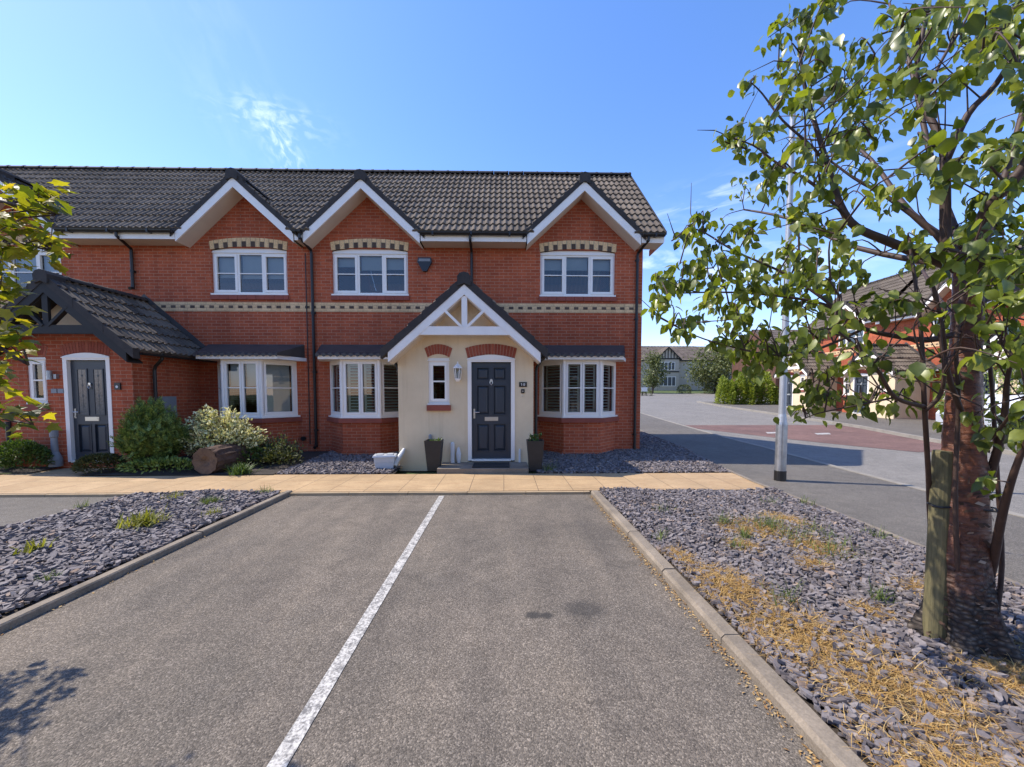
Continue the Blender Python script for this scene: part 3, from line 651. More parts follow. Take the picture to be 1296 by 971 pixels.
def voussoirs(mb, xc, half, z, rise, h, y, n, fan, mats=(0, 0, 0), dark=False):
    # arch of n bricks over an opening; mats = (brick, dark, mortar)
    mb.cm = mats[2]; k = 12; bot, top = [], []
    def pt(t, v):
        x = xc + half*t*(1+fan*v/h); return (x, z + rise*(1-t*t) + v*(1-.08*t*t))
    mb.xz([pt(-1+2*i/k, .004) for i in range(k+1)] + [pt(1-2*i/k, h-.004) for i in range(k+1)], y-.004, y+.02)
    for i in range(n):
        t0 = -1+2*(i+.07)/n; t1 = -1+2*(i+.93)/n
        if dark and i % 2 == 1:
            mb.cm = mats[1]; mb.xz([pt(t0, .0), pt(t1, .0), pt(t1, h*.58), pt(t0, h*.58)], y-.012, y+.02)
            mb.cm = mats[0]; mb.xz([pt(t0, h*.62), pt(t1, h*.62), pt(t1, h), pt(t0, h)], y-.012, y+.02)
        else:
            mb.cm = mats[0]; mb.xz([pt(t0, 0), pt(t1, 0), pt(t1, h), pt(t0, h)], y-.012, y+.02)
def pane_frame(mb, P, d, n, s0, s1, z0, z1, fw, dep, bars_z=(), mull=(), bar=.022):
    # rectangular frame with glazing bars; n points inwards (away from viewer)
    mb.obox(P, d, n, s0, s0+fw, z0, z1, 0, dep); mb.obox(P, d, n, s1-fw, s1, z0, z1, 0, dep); mb.obox(P, d, n, s0+fw, s1-fw, z0, z0+fw, 0, dep); mb.obox(P, d, n, s0+fw, s1-fw, z1-fw, z1, 0, dep)
    for z in bars_z: mb.obox(P, d, n, s0+fw, s1-fw, z-bar/2, z+bar/2, .006, dep*.6)
    for s_ in mull: mb.obox(P, d, n, s_-bar/2, s_+bar/2, z0+fw, z1-fw, .004, dep*.62)
def window3(parent, x0, x1, z0, z1, y, blind=.45, arch=True, dark=True, blind_drop=(0, 0, 0), name='window'):
    P = (0, y+.055, 0); d = (1, 0, 0); n = (0, 1, 0); W = x1-x0
    f = MB(); pane_frame(f, P, d, n, x0, x1, z0, z1, .05, .07)
    c0, c1 = x0+W*.335, x0+W*.665
    f.obox(P, d, n, c0-.03, c0+.03, z0+.05, z1-.05, 0, .07); f.obox(P, d, n, c1-.03, c1+.03, z0+.05, z1-.05, 0, .07); zm = z0+(z1-z0)*.50
    P2 = (0, y+.04, 0)
    pane_frame(f, P2, d, n, x0+.045, c0-.022, z0+.045, z1-.045, .055, .06, (zm,)); pane_frame(f, P2, d, n, c1+.022, x1-.045, z0+.045, z1-.045, .055, .06, (zm,))
    f.obox((0, y+.06, 0), d, n, c0+.03, c1-.03, zm-.011, zm+.011, 0, .04)
    if arch:
        k = 12; xs = [x0+W*i/k for i in range(k+1)]; xc = (x0+x1)/2
        f.xz([(x0, z1+.002), (x1, z1+.002)] + [(x, z1+.045+arc_z(x, xc, W/2, .075)) for x in xs[::-1]], y+.05, y+.12)
        f.box(x0-.015, x1+.015, y+.03, y+.05, z1-.012, z1+.012)
    f.box(x0-.02, x1+.02, y-.035, y+.055, z0-.035, z0+.001)
    w_ = f.build(name, 'white', parent, bevel=.004)
    g_ = MB(); g_.face([(x0+.03, y+.085, z0+.03), (x1-.03, y+.085, z0+.03), (x1-.03, y+.085, z1-.03), (x0+.03, y+.085, z1-.03)]); g_.build('glass', 'glass', w_)
    b = MB(); spans = ((x0+.06, c0-.04), (c0+.04, c1-.04), (c1+.04, x1-.06))
    for (a, c), k in zip(spans, (blind,)*3 if not hasattr(blind, '__len__') else blind):
        if k > 0:
            b.box(a, c, y+.16, y+.175, z1-.06-(z1-z0)*k, z1-.02); b.box(a, c, y+.15, y+.185, z1-.08-(z1-z0)*k, z1-.06-(z1-z0)*k)
    if b.f: b.build('blind', 'blind', w_)
    s_ = MB(); xx = x0-.03
    while xx < x1+.03: s_.box(xx, min(xx+.215, x1+.035), y-.045, y+.05, z0-.145, z0-.04); xx += .222
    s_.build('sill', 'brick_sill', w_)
    if arch:
        a = MB(); voussoirs(a, (x0+x1)/2, W/2+.015, z1+.05, .075, .215, y, 17, .02, (0, 1, 2), dark); a.build('arch', ['buff', 'dark_header', 'mortar_buff'], w_)
    return w_
def bay_window(parent, c, y, style, roof_l=1.18, roof_r=1.18):
    yf = y-.60; A = [Vector((c-.97, y, 0)), Vector((c-.44, yf, 0)), Vector((c+.44, yf, 0)), Vector((c+.97, y, 0))]
    z0, z1 = 1.02, 2.36
    fr = MB(); gl = MB(); bl = MB(); zm = 1.70
    for i in range(3):
        d = (A[i+1]-A[i]); L_ = d.length; d.normalize(); n = Vector((-d.y, d.x, 0))
        pane_frame(fr, A[i], d, n, 0, L_, z0, z1, .06, .07)
        if i == 1:
            pane_frame(fr, A[i]-n*.012, d, n, .055, L_/2-.004, z0+.055, z1-.055, .045, .06, (zm,)); pane_frame(fr, A[i]-n*.012, d, n, L_/2+.004, L_-.055, z0+.055, z1-.055, .045, .06, (zm,))
        else: pane_frame(fr, A[i]-n*.012, d, n, .065, L_-.065, z0+.055, z1-.055, .05, .06, (zm,))
        q = [A[i]+d*.03+n*.03, A[i]+d*(L_-.03)+n*.03]
        gl.face([q[0]+Vector((0, 0, z0+.03)), q[1]+Vector((0, 0, z0+.03)), q[1]+Vector((0, 0, z1-.03)), q[0]+Vector((0, 0, z1-.03))])
        leaves = ((.11, L_/2-.05), (L_/2+.05, L_-.11)) if i == 1 else ((.13, L_-.13),)
        if style == 'shutter':
            for a, b in leaves:
                pane_frame(bl, A[i]+n*.10, d, n, a, b, z0+.09, z1-.09, .045, .03, (zm,), bar=.05)
                z = z0+.16
                while z < z1-.16:
                    P = A[i]+n*.115; q = [P+d*(a+.04), P+d*(b-.04)]
                    e = n*.028
                    bl.face([q[0]-e+Vector((0, 0, z-.008)), q[1]-e+Vector((0, 0, z-.008)), q[1]+e+Vector((0, 0, z+.018)), q[0]+e+Vector((0, 0, z+.018))])
                    bl.face([q[0]-e+Vector((0, 0, z-.008)), q[1]-e+Vector((0, 0, z-.008)), q[1]-e+Vector((0, 0, z-.002)), q[0]-e+Vector((0, 0, z-.002))]); z += .072
        else:
            for a, b in leaves: bl.obox(A[i], d, n, a, b, z1-.62 if i == 1 else z0+.1, z1-.07, .12, .14)
    for p in (A[1], A[2]): fr.tube([p+Vector((0, .02, z0)), p+Vector((0, .02, z1))], .045, 8)
    poly = lambda e: [(A[0].x-e*1.2, y), (A[1].x-e*.7, yf-e), (A[2].x+e*.7, yf-e), (A[3].x+e*1.2, y)]
    fr.xy(poly(.05), z0-.035, z0+.004)
    w_ = fr.build('bay_window', 'white', parent, bevel=.004)
    gl.build('glass', 'glass', w_); bl.build('shutter' if style == 'shutter' else 'blind', 'shutter' if style == 'shutter' else 'blind', w_)
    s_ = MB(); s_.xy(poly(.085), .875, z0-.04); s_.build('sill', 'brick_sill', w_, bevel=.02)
    b = MB()
    for e, za, zb in ((.0, .19, .875), (.035, -.05, .19)):
        p = poly(e)
        for (x0, y0), (x1, y1) in zip(p, p[1:]): b.face([(x0, y0, za), (x1, y1, za), (x1, y1, zb), (x0, y0, zb)])
        b.face([(x, y_, zb) for x, y_ in p])
    b.build('base_wall', 'brick', w_)
    fa = MB(); yb = yf-.15; xl, xr = c-.92, c+.92
    fa.xy([(xl-.30, y), (xl, yb), (xr, yb), (xr+.30, y)], 2.362, 2.445); fa.build('fascia', 'white_wood', w_)
    ro = MB(); wl, wr = c-roof_l, c+roof_r; zt, zb = 2.77, 2.455
    rs = MB(); nn = 44; rise = zt-zb
    def P(t, s_):   # t along, s up the slope
        x0 = xl-.03 + (xr-xl+.06)*t; x1 = wl + (wr-wl)*t; k = math.sin(math.pi*2*((t*(xr-xl)/.15) % 1))*.5+.5
        return (x0+(x1-x0)*s_, (yb-.05)+(y-yb+.05)*s_, zb+rise*s_ + k*.045*max(0, 1-s_*3.2))
    T = [i/(nn*8) for i in range(nn*8+1)]; S_ = (0, .15, .32, 1)
    idx = [[rs.vert(P(t, s_)) for t in T] for s_ in S_]; low = [rs.vert((P(t, 0)[0], P(t, 0)[1]-.002, zb-.004-.9*(P(t, 0)[2]-zb))) for t in T]
    for j in range(len(S_)-1):
        for i in range(len(T)-1): rs.f.append([idx[j][i], idx[j][i+1], idx[j+1][i+1], idx[j+1][i]]); rs.mi.append(0); rs.uv.append(None)
    for i in range(len(T)-1): rs.f.append([low[i], low[i+1], idx[0][i+1], idx[0][i]]); rs.mi.append(0); rs.uv.append(None)
    for e in (0, -1):
        p = [P(T[e], s_) for s_ in (0, 1)]; rs.face([p[0], p[1], (p[1][0], p[1][1], zb-.01), (p[0][0], p[0][1], zb-.01)])
    rs.box(wl+.02, wr-.02, y-.02, y+.0, zt-.02, zt+.012)
    rs.build('bay_roof', 'lead', w_)
    return w_
def gablet(parent, xc, y, half=1.43, za=6.66, tan=.92):
    yo = y-.42
    w_ = MB(); sl = math.sqrt(1+tan*tan); deep = 1.75
    for s_ in (-1, 1):
        O = (xc+s_*half, yo+.02, za-half*tan); tile_slope(w_, O, (0, 1, 0), (-s_, 0, tan), deep, half*sl-.02, gauge=.345)
    ro = w_.build('gable_roof', 'tile_dark', parent)
    r_ = MB(); ridge_tiles(r_, (xc, yo-.02, za+.05), (xc, yo+1.5, za+.05), .11); r_.build('ridge_tiles', 'verge', ro)
    v = MB(); verge(v, xc, za+.045, half+.03, tan, .13, yo-.03, yo+.12); v.build('verge_tiles', 'verge', ro)
    b = MB(); rake(b, xc, za-.085, 1.36, tan, .215, yo-.02, yo+.015); b.build('bargeboard', 'white_wood', ro)
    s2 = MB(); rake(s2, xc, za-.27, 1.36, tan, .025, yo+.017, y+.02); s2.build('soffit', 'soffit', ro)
    return ro
def downpipe(parent, x, y, ztop, zbot, swan=None, r_=.034, name='downpipe', mat='black'):
    p = MB(); pts = [(x, y-.05, zbot), (x, y-.05, ztop)]
    if swan: pts = [(x, y-.05, zbot), (x, y-.05, swan[2]-.28), (x+(swan[0]-x)*.15, y-.06, swan[2]-.20), (swan[0], swan[1], swan[2]-.05), (swan[0], swan[1], swan[2]+.12)]
    p.tube(pts, r_, 10)
    z = zbot+.4
    while z < (pts[1][2])-.1: p.lathe([(r_+.012, 0), (r_+.012, .06)], (x, y-.05, z), 10); p.box(x-.055, x+.055, y-.02, y, z+.015, z+.045); z += 1.45
    p.tube([(x, y-.05, zbot+.12), (x, y-.06, zbot+.03), (x, y-.14, zbot)], r_+.004, 10)
    return p.build(name, mat, parent, smooth=False)
def gutter(parent, x0, x1, y, z, name='gutter'):
    gmb = MB(); n = 8; r_ = .06
    pr_ = [(y-.065+r_*math.cos(math.pi+math.pi*k/n), z+.045+r_*math.sin(math.pi+math.pi*k/n)) for k in range(n+1)] + [(y-.065+r_*.85, z+.045), (y-.065-r_*.85, z+.045)]
    gmb.prism(pr_, lambda a, b, t: (t, a, b), x0, x1)
    xx = x0+.3
    while xx < x1: gmb.box(xx-.02, xx+.02, y-.13, y-.0, z-.02, z+.055); xx += .9
    return gmb.build(name, 'black', parent)
def door(parent, x0, x1, z0, z1, y, style):
    # x0..x1 / z0..z1 = leaf
    l = MB(); ym = y+.06; W, Hh = x1-x0, z1-z0
    pan = [(.13, .44, .08, .36), (.56, .87, .08, .36)] + ([(.13, .44, .46, .76), (.56, .87, .46, .76), (.13, .44, .82, .945), (.56, .87, .82, .945)] if style == 'six' else [])
    hs = [(x0+W*a, x0+W*b, z0+Hh*c, z0+Hh*d) for a, b, c, d in pan]; wall_y(l, ym, x0, x1, z0, z1, hs, .03)
    l.face([(x0, ym, z1), (x1, ym, z1), (x1, ym+.045, z1), (x0, ym+.045, z1)])
    for xa, xb, za, zb in hs:
        e0, e1 = .012, .055
        l.face([(xa, ym+.03, za), (xb, ym+.03, za), (xb, ym+.03, zb), (xa, ym+.03, zb)])
        o_ = [(xa+e0, ym+.029, za+e0), (xb-e0, ym+.029, za+e0), (xb-e0, ym+.029, zb-e0), (xa+e0, ym+.029, zb-e0)]; i_ = [(xa+e1, ym+.004, za+e1), (xb-e1, ym+.004, za+e1), (xb-e1, ym+.004, zb-e1), (xa+e1, ym+.004, zb-e1)]
        l.face(i_)
        for k in range(4): j = (k+1) % 4; l.face([o_[k], o_[j], i_[j], i_[k]])
        for (p0, p1, q0, q1) in ((xa-.014, xb+.014, za-.014, za), (xa-.014, xb+.014, zb, zb+.014), (xa-.014, xa, za, zb), (xb, xb+.014, za, zb)): l.box(p0, p1, ym-.010, ym-.001, q0, q1)
    lo = l.build('door', 'door', parent)
    if style == 'glazed':
        gpan = MB(); mo = MB()
        for a, b in ((.15, .43), (.57, .85)):
            xa, xb, za, zb = x0+W*a, x0+W*b, z0+Hh*.45, z0+Hh*.92
            gpan.box(xa+.02, xb-.02, ym-.004, ym-.001, za+.02, zb-.02)
            for (p0, p1, q0, q1) in ((xa, xb, za, za+.022), (xa, xb, zb-.022, zb), (xa, xa+.022, za+.022, zb-.022), (xb-.022, xb, za+.022, zb-.022)): mo.box(p0, p1, ym-.014, ym, q0, q1)
            for t in (.2, .42, .64, .85):
                cx, cz = (xa+xb)/2, za+(zb-za)*t; mo.xz([(cx-.02, cz), (cx, cz-.035), (cx+.02, cz), (cx, cz+.035)], ym-.007, ym-.004)
            mo.box((xa+xb)/2-.003, (xa+xb)/2+.003, ym-.006, ym-.004, za+.02, zb-.02)
        gpan.build('glazed_panel', 'leaded', lo); mo.build('panel_moulding', 'door', lo)
    f = MB(); fw = .082; f.box(x0-fw, x0-.004, y-.012, y+.11, z0-.03, z1+.004); f.box(x1+.004, x1+fw, y-.012, y+.11, z0-.03, z1+.004)
    xs = [x0-fw+(W+2*fw)*i/12 for i in range(13)]; xc = (x0+x1)/2
    f.xz([(x0-fw, z1+.005), (x1+fw, z1+.005)] + [(x, z1+.075+arc_z(x, xc, W/2+fw, .075)) for x in xs[::-1]], y-.012, y+.11)
    f.box(x0-fw-.01, x1+fw+.01, y-.028, y-.012, z1+.045, z1+.065); f.box(x0-.003, x1+.003, y-.03, y+.10, z0-.04, z0-.004)
    f.build('door_frame', 'white', lo, bevel=.004)
    h = MB(); hx = x0+.05; hz = z0+Hh*.47; h.box(hx-.018, hx+.018, ym-.012, ym, hz-.10, hz+.10); h.tube([(hx, ym-.01, hz+.03), (hx, ym-.05, hz+.03), (hx+.11, ym-.055, hz+.03)], .009, 8); h.tube([(hx, ym-.012, hz-.06), (hx, ym-.022, hz-.06)], .012, 8); h.build('handle', 'chrome', lo)
    lb = MB(); cx = (x0+x1)/2; lb.box(cx-.14, cx+.14, ym-.010, ym, z0+Hh*.395, z0+Hh*.435); lb.box(cx-.12, cx+.12, ym-.016, ym-.010, z0+Hh*.40, z0+Hh*.43); lb.build('letterbox', 'chrome', lo, bevel=.004)
    k = MB(); kz = z0+Hh*(.80 if style == 'six' else .75); k.tube([(cx, ym-.002, kz+.03), (cx, ym-.03, kz+.03)], .028, 12); k.tube([(cx-.02, ym-.028, kz+.02), (cx-.028, ym-.03, kz-.03), (cx, ym-.034, kz-.065), (cx+.028, ym-.03, kz-.03), (cx+.02, ym-.028, kz+.02)], .009, 8); k.build('knocker', 'chrome', lo)
    return lo
def small_window(parent, x0, x1, z0, z1, y, name='narrow_window'):
    f = MB(); P = (0, y+.03, 0); d, n = (1, 0, 0), (0, 1, 0); pane_frame(f, P, d, n, x0, x1, z0, z1, .05, .07); pane_frame(f, (0, y+.018, 0), d, n, x0+.045, x1-.045, z0+.045, z1-.045, .05, .06, (z0+(z1-z0)*.52,), bar=.03)
    xs = [x0+(x1-x0)*i/8 for i in range(9)]; xc = (x0+x1)/2
    f.xz([(x0, z1+.003), (x1, z1+.003)] + [(x, z1+.06+arc_z(x, xc, (x1-x0)/2, .07)) for x in xs[::-1]], y+.02, y+.10); f.box(x0-.012, x1+.012, y-.006, y+.02, z1+.0, z1+.02); f.box(x0-.015, x1+.015, y-.03, y+.04, z0-.03, z0)
    w_ = f.build(name, 'white', parent, bevel=.004)
    g_ = MB(); g_.face([(x0+.03, y+.06, z0+.03), (x1-.03, y+.06, z0+.03), (x1-.03, y+.06, z1-.03), (x0+.03, y+.06, z1-.03)]); g_.build('glass', 'glass', w_)
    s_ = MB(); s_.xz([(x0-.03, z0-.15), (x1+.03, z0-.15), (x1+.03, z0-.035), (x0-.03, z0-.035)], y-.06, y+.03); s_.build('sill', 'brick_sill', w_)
    return w_
def plant_pot_cover(parent, x, y, z0, z1, r_, mat, name='pipe_cover'):
    p = MB(); p.lathe([(r_*1.15, 0), (r_, .04), (r_, z1-z0-.03), (r_*.6, z1-z0)], (x, y, z0), 12); return p.build(name, mat, parent)

def house(name, x0, x1, gabs, wins, bays, porch, label, end_right=False, end_left=False, blinds=None, style='shutter'):
    cx = (x0+x1)/2; root = empty(name, (cx, YW, 0), label, 'house'); y = YW
    eave_z, tanm, yr = 5.38, 1.005, 12.36; zr = eave_z + (yr-9.56)*tanm
    ww = [(a, b, 4.02, 5.03) for a, b in wins]
    wholes = [(a, b, c, d+.10) for a, b, c, d in ww]
    bh = [(c-.90, c+.90, .05, 2.37) for c in bays]
    px0, px1 = porch['x0'], porch['x1']
    W = MB(); wall_y(W, y, x0, x1, -.1, 5.18, wholes + bh)
    for xc in gabs:
        hf = 1.31; W.face([(xc-hf, y, 5.18), (xc+hf, y, 5.18), (xc, y, 5.18+hf*.92)])
    yb = 2*yr-y
    for x in (x0, x1):
        if True:
            W.face([(x, y, -.1), (x, yb, -.1), (x, yb, 5.3), (x, yr, zr-.12), (x, y, 5.3)][::1 if x == x1 else -1])
    wall_y(W, yb, x0, x1, -.1, 5.3)
    W.build('wall', 'brick', root)
    band = MB(); bx0, bx1 = x0, x1; bz = 3.585
    band.xz([(bx0, bz), (bx1, bz), (bx1, bz+.225), (bx0, bz+.225)], y-.012, y+.003); band.cm = 1; xx = bx0+.04
    while xx+.11 < bx1: band.box(xx, xx+.112, y-.016, y-.011, bz+.08, bz+.145); xx += .2325
    band.build('brick_band', ['buff_band', 'dark_header'], root)
    # roof
    T = MB(); sl = math.sqrt(1+tanm*tanm); xa = x0-(.38 if end_left else 0); xb = x1+(.385 if end_right else 0); L_ = (yr-9.56)*sl
    holes = lambda u, q: q/sl+9.56 < y+.16 and any(abs(u+xa-xc) < (6.66-(eave_z+q/sl*tanm))/.92-.06 for xc in gabs)
    tile_slope(T, (xa, 9.56, eave_z), (1, 0, 0), (0, 1, tanm), xb-xa, L_, holes, u_off=xa % .3)
    tile_slope(T, (xb, 2*yr-9.56, eave_z), (-1, 0, 0), (0, -1, tanm), xb-xa, L_)
    roof = T.build('roof', 'tile', root)
    r_ = MB(); ridge_tiles(r_, (xa, yr, zr+.03), (xb, yr, zr+.03), .12); r_.build('ridge_tiles', 'verge', roof)
    # eaves, in the runs between the gables
    ed = [xa] + [q for xc in sorted(gabs) for q in (xc-1.38, xc+1.38)] + [xb-.03]
    fas = MB(); sof = MB(); runs = []
    for a, b in zip(ed[0::2], ed[1::2]):
        if b-a < .05: continue
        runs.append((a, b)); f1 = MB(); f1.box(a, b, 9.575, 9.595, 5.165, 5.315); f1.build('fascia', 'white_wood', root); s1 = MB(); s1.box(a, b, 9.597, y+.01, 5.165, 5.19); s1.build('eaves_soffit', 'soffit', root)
    if end_right:
        fas.xz([(xb-.05, 5.165), (xb-.03, 5.165), (xb-.03, 5.315), (xb-.05, 5.315)], 9.597, y+.5)
        fas.prism([(9.6, 5.20), (yr, zr-.24), (yr, zr-.02), (9.6, 5.38)], lambda a, b, t: (t, a, b), xb-.028, xb-.008)
        v = MB(); v.prism([(9.56, eave_z-.03), (yr, zr-.03), (yr, zr+.05), (9.56, eave_z+.05)], lambda a, b, t: (t, a, b), xb-.006, xb+.03); v.build('verge_trim', 'verge', roof)
    if fas.f: fas.build('gable_fascia', 'white_wood', root)
    for a, b in runs: gutter(root, a, b, 9.575, 5.30)
    for xc in gabs: gablet(root, xc, y)
    bl = blinds or [.45]*len(wins)
    for (a, b, c, d), k in zip(ww, bl): window3(root, a, b, c, d, y, k)
    for c in bays: bay_window(root, c, y, style)
    # porch
    yp, pc, hf, tan, za = 8.2, porch['xc'], 1.60, .88, 3.80; mat = porch['mat']; dx0, dx1 = porch['door']; wx0, wx1 = porch['win']
    P = MB(); holes = [(dx0-.08, dx1+.08, .14, 2.36), (wx0, wx1, porch['wz0'], porch['wz1']+.10)]
    zt = 2.30; wall_y(P, yp, px0, px1, -.05, zt, [(a, b, c, min(d, zt)) for a, b, c, d in holes])
    # wall above, cut round the door head
    top = []; ix = [px0, dx0-.08, dx1+.08, px1]
    zl = za-.12-(pc-px0)*tan; zrr = za-.12-(px1-pc)*tan
    P.face([(px0, yp, zt), (dx0-.08, yp, zt), (dx0-.08, yp, 2.36), (dx1+.08, yp, 2.36), (dx1+.08, yp, zt), (px1, yp, zt), (px1, yp, max(zrr, zt)), (pc, yp, za-.12), (px0, yp, max(zl, zt))])
    for x in (px0, px1):
        q = [(x, yp, -.05), (x, yp, max(zt, zl)), (x, y, max(zt, zl)), (x, y, -.05)]; P.face(q if x == px0 else q[::-1])
    pw = P.build('porch', mat, root)
    T = MB(); sl = math.sqrt(1+tan*tan); yo = yp-.34
    for s_ in (-1, 1): tile_slope(T, (pc+s_*hf, yo+.02, za-hf*tan), (0, 1, 0), (-s_, 0, tan), y-yo-.02, hf*sl-.02, hgt=.042, lap=.045)
    pr = T.build('porch_roof', 'tile_dark', root)
    r_ = MB(); ridge_tiles(r_, (pc, yo-.02, za+.05), (pc, y, za+.05), .11); r_.build('ridge_tiles', 'verge', pr)
    v = MB(); verge(v, pc, za+.055, hf+.03, tan, .165, yo-.03, yo+.12); v.build('verge_tiles', 'verge', pr)
    tw = porch['timber']
    b = MB(); rake(b, pc, za-.105, hf-.10, tan, .20, yo-.02, yo+.02); b.build('bargeboard', tw, pr)
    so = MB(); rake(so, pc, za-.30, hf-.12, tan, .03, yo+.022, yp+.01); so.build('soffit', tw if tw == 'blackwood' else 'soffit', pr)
    t = MB(); zb = 2.715; t.box(pc-.95, pc+.95, yo-.012, yo+.06, zb, zb+.165); t.box(pc-.055, pc+.055, yo-.004, yo+.05, zb+.166, za-.33)
    for s_ in (-1, 1): t.beam((pc+s_*.05, yo+.022, zb+.15), (pc+s_*.43, yo+.022, zb+.52), .05, .09, (0, 1, 0))
    t.build('truss', tw, pr)
    if tw == 'blackwood':
        pn = MB(); pn.xz([(pc-.62, 2.9), (pc+.62, 2.9), (pc, 3.45)], yp-.012, yp-.002); pn.build('gable_panel', 'render', pr)
    for s_ in (-1, 1):
        gm = MB(); n = 8; xe = pc+s_*(hf+.03); pr_ = [(xe+s_*.03+.05*math.cos(math.pi+math.pi*k/n), za-hf*tan-.02+.05*math.sin(math.pi+math.pi*k/n)) for k in range(n+1)]
        gm.prism(pr_, lambda a, c, t: (a, t, c), yo+.10, y-.02); gm.build('gutter', 'black', pr)
    # flashing where the porch roof meets the wall
    fl = MB(); rake(fl, pc, za+.20, hf-.02, tan, .16, y-.014, y-.004, inner=.0); fl.build('flashing', 'lead', pr)
    door(root, dx0, dx1, porch['dz0'], porch['dz1'], yp, porch['style'])
    sw = small_window(root, wx0, wx1, porch['wz0'], porch['wz1'], yp)
    a = MB(); voussoirs(a, (wx0+wx1)/2, (wx1-wx0)/2+.01, porch['wz1']+.07, .07, .20, yp, 9, .28, (0, 1, 1)); a.build('arch', ['brick_arch', 'mortar'], sw)
    a = MB(); voussoirs(a, (dx0+dx1)/2, (dx1-dx0)/2+.08, porch['dz1']+.085, .075, .215, yp, 16, .10, (0, 1, 1)); a.build('door_arch', ['brick_arch', 'mortar'], root)
    return root

# the end house and its neighbour
MAIN = house('brick_house', -4.79, 3.48, [-3.34, 1.92], [(-4.225, -2.37), (.915, 2.785)], [-3.37, 1.87],
    dict(x0=-2.175, x1=.614, xc=-.772, mat='render', door=(-.665, .146), dz0=.20, dz1=2.21, win=(-1.555, -1.125), wz0=1.36, wz1=2.235, timber='white_wood', style='six'),
    'red brick end house with a cream rendered porch and white bargeboards', end_right=True, blinds=[(.22, .30, .28), (.27, .27, .27)])
yp = 8.2
def plate(nm, x0, x1, z0, z1, y, t, mat, par, bev=.004): b = MB(); b.box(x0, x1, y-t, y-.001, z0, z1); return b.build(nm, mat, par, bevel=bev)
pl = plate('number_plate', .318, .478, 1.70, 1.80, yp, .018, 'sign_black', MAIN)
d = MB(); yy = yp-.019
def seg(x, z, wd, ht, segs, t=.009):
    S = {'a': (x, x+wd, z+ht-t, z+ht), 'g': (x, x+wd, z+ht/2-t/2, z+ht/2+t/2), 'd': (x, x+wd, z, z+t), 'b': (x+wd-t, x+wd, z+ht/2, z+ht), 'c': (x+wd-t, x+wd, z, z+ht/2), 'f': (x, x+t, z+ht/2, z+ht), 'e': (x, x+t, z, z+ht/2)}
    for q in segs: a = S[q]; d.box(a[0], a[1], yy-.004, yy, a[2], a[3])
seg(.350, 1.725, .028, .05, 'bc', .012); d.box(.354, .3665, yy-.004, yy, 1.762, 1.775); d.build('number_one', 'white_plastic', pl); d = MB(); seg(.405, 1.725, .036, .05, 'abcdefg'); d.build('number_eight', 'white_plastic', pl)

db = plate('doorbell', .36, .43, 1.57, 1.655, yp, .02, 'sign_black', MAIN, .012); b = MB(); b.tube([(.395, yp-.0205, 1.612), (.395, yp-.026, 1.612)], .014, 12); b.build('bell_push', 'chrome', db)
b = MB(); b.tube([(.375, yp-.006, 1.54), (.38, yp-.01, 1.51), (.42, yp-.01, 1.495)], .006, 6); b.build('wall_hook', 'chrome', MAIN)
# wall lantern
lx, lz = -.935, 1.84; L0 = MB(); L0.box(lx-.03, lx+.03, yp-.02, yp-.001, lz+.0, lz+.14); L0.tube([(lx, yp-.01, lz+.06), (lx, yp-.07, lz-.02), (lx, yp-.11, lz+.0)], .012, 8)
for k in range(6):
    a = 2*math.pi*k/6; L0.tube([(lx+.055*math.cos(a), yp-.11+.055*math.sin(a), lz+.02), (lx+.085*math.cos(a), yp-.11+.085*math.sin(a), lz+.24)], .007, 6)
L0.lathe([(.03, -.035), (.058, 0), (.062, .025), (.05, .03)], (lx, yp-.11, lz), 6); L0.lathe([(.105, .235), (.10, .25), (.03, .32), (.012, .335), (.016, .36), (.004, .375)], (lx, yp-.11, lz), 6)
lan = L0.build('wall_lantern', 'white_wood', MAIN); b = MB(); b.lathe([(.05, .03), (.078, .235)], (lx, yp-.11, lz), 6); b.build('lantern_glass', 'glass', lan); b = MB(); b.lathe([(.012, .03), (.014, .10), (.022, .13), (.016, .17)], (lx, yp-.11, lz), 10); b.build('bulb', 'white_plastic', lan)
# alarm box
b = MB(); ax, azz = -1.945, 4.735; b.xz([(ax-.16, azz+.17), (ax-.175, azz+.06), (ax-.05, azz-.16), (ax+.05, azz-.16), (ax+.175, azz+.06), (ax+.16, azz+.17)], YW-.075, YW-.002); al = b.build('alarm_box', 'sign_black', MAIN, bevel=.015)
b = MB(); b.xz([(ax-.135, azz+.14), (ax-.145, azz+.075), (ax+.145, azz+.075), (ax+.135, azz+.14)], YW-.079, YW-.0755); b.build('alarm_label', 'grey_plastic', al)
downpipe(MAIN, 3.33, YW, 5.1, .10, (3.45, 9.52, 5.26)); downpipe(MAIN, -.79, YW, 5.1, 3.75, (-.79, 9.52, 5.26)); downpipe(MAIN, -4.70, YW, 5.1, .22, (-4.76, 9.52, 5.26))
downpipe(MAIN, .70, 8.62, 2.3, .12, (.80, 8.55, 2.33)); downpipe(MAIN, -2.24, 8.55, 2.3, 2.0, (-2.36, 8.5, 2.33))
plant_pot_cover(MAIN, -1.06, yp-.045, .10, .56, .042, 'white_plastic'); plant_pot_cover(MAIN, .33, yp-.03, .12, .42, .022, 'white_plastic'); plant_pot_cover(MAIN, -1.52, yp-.04, .10, .72, .035, 'grey_plastic')
b = MB(); b.lathe([(.028, 0), (.045, .10), (.052, .20), (.03, .30), (.01, .34)], (-.935, yp-.06, .12), 12); b.build('pipe_cover', 'white_plastic', MAIN)
b = MB(); b.xy([(-1.27, 7.46), (.47, 7.46), (.47, 8.195), (-1.27, 8.195)], -.02, .135); b.build('doorstep', 'step', MAIN, bevel=.012)
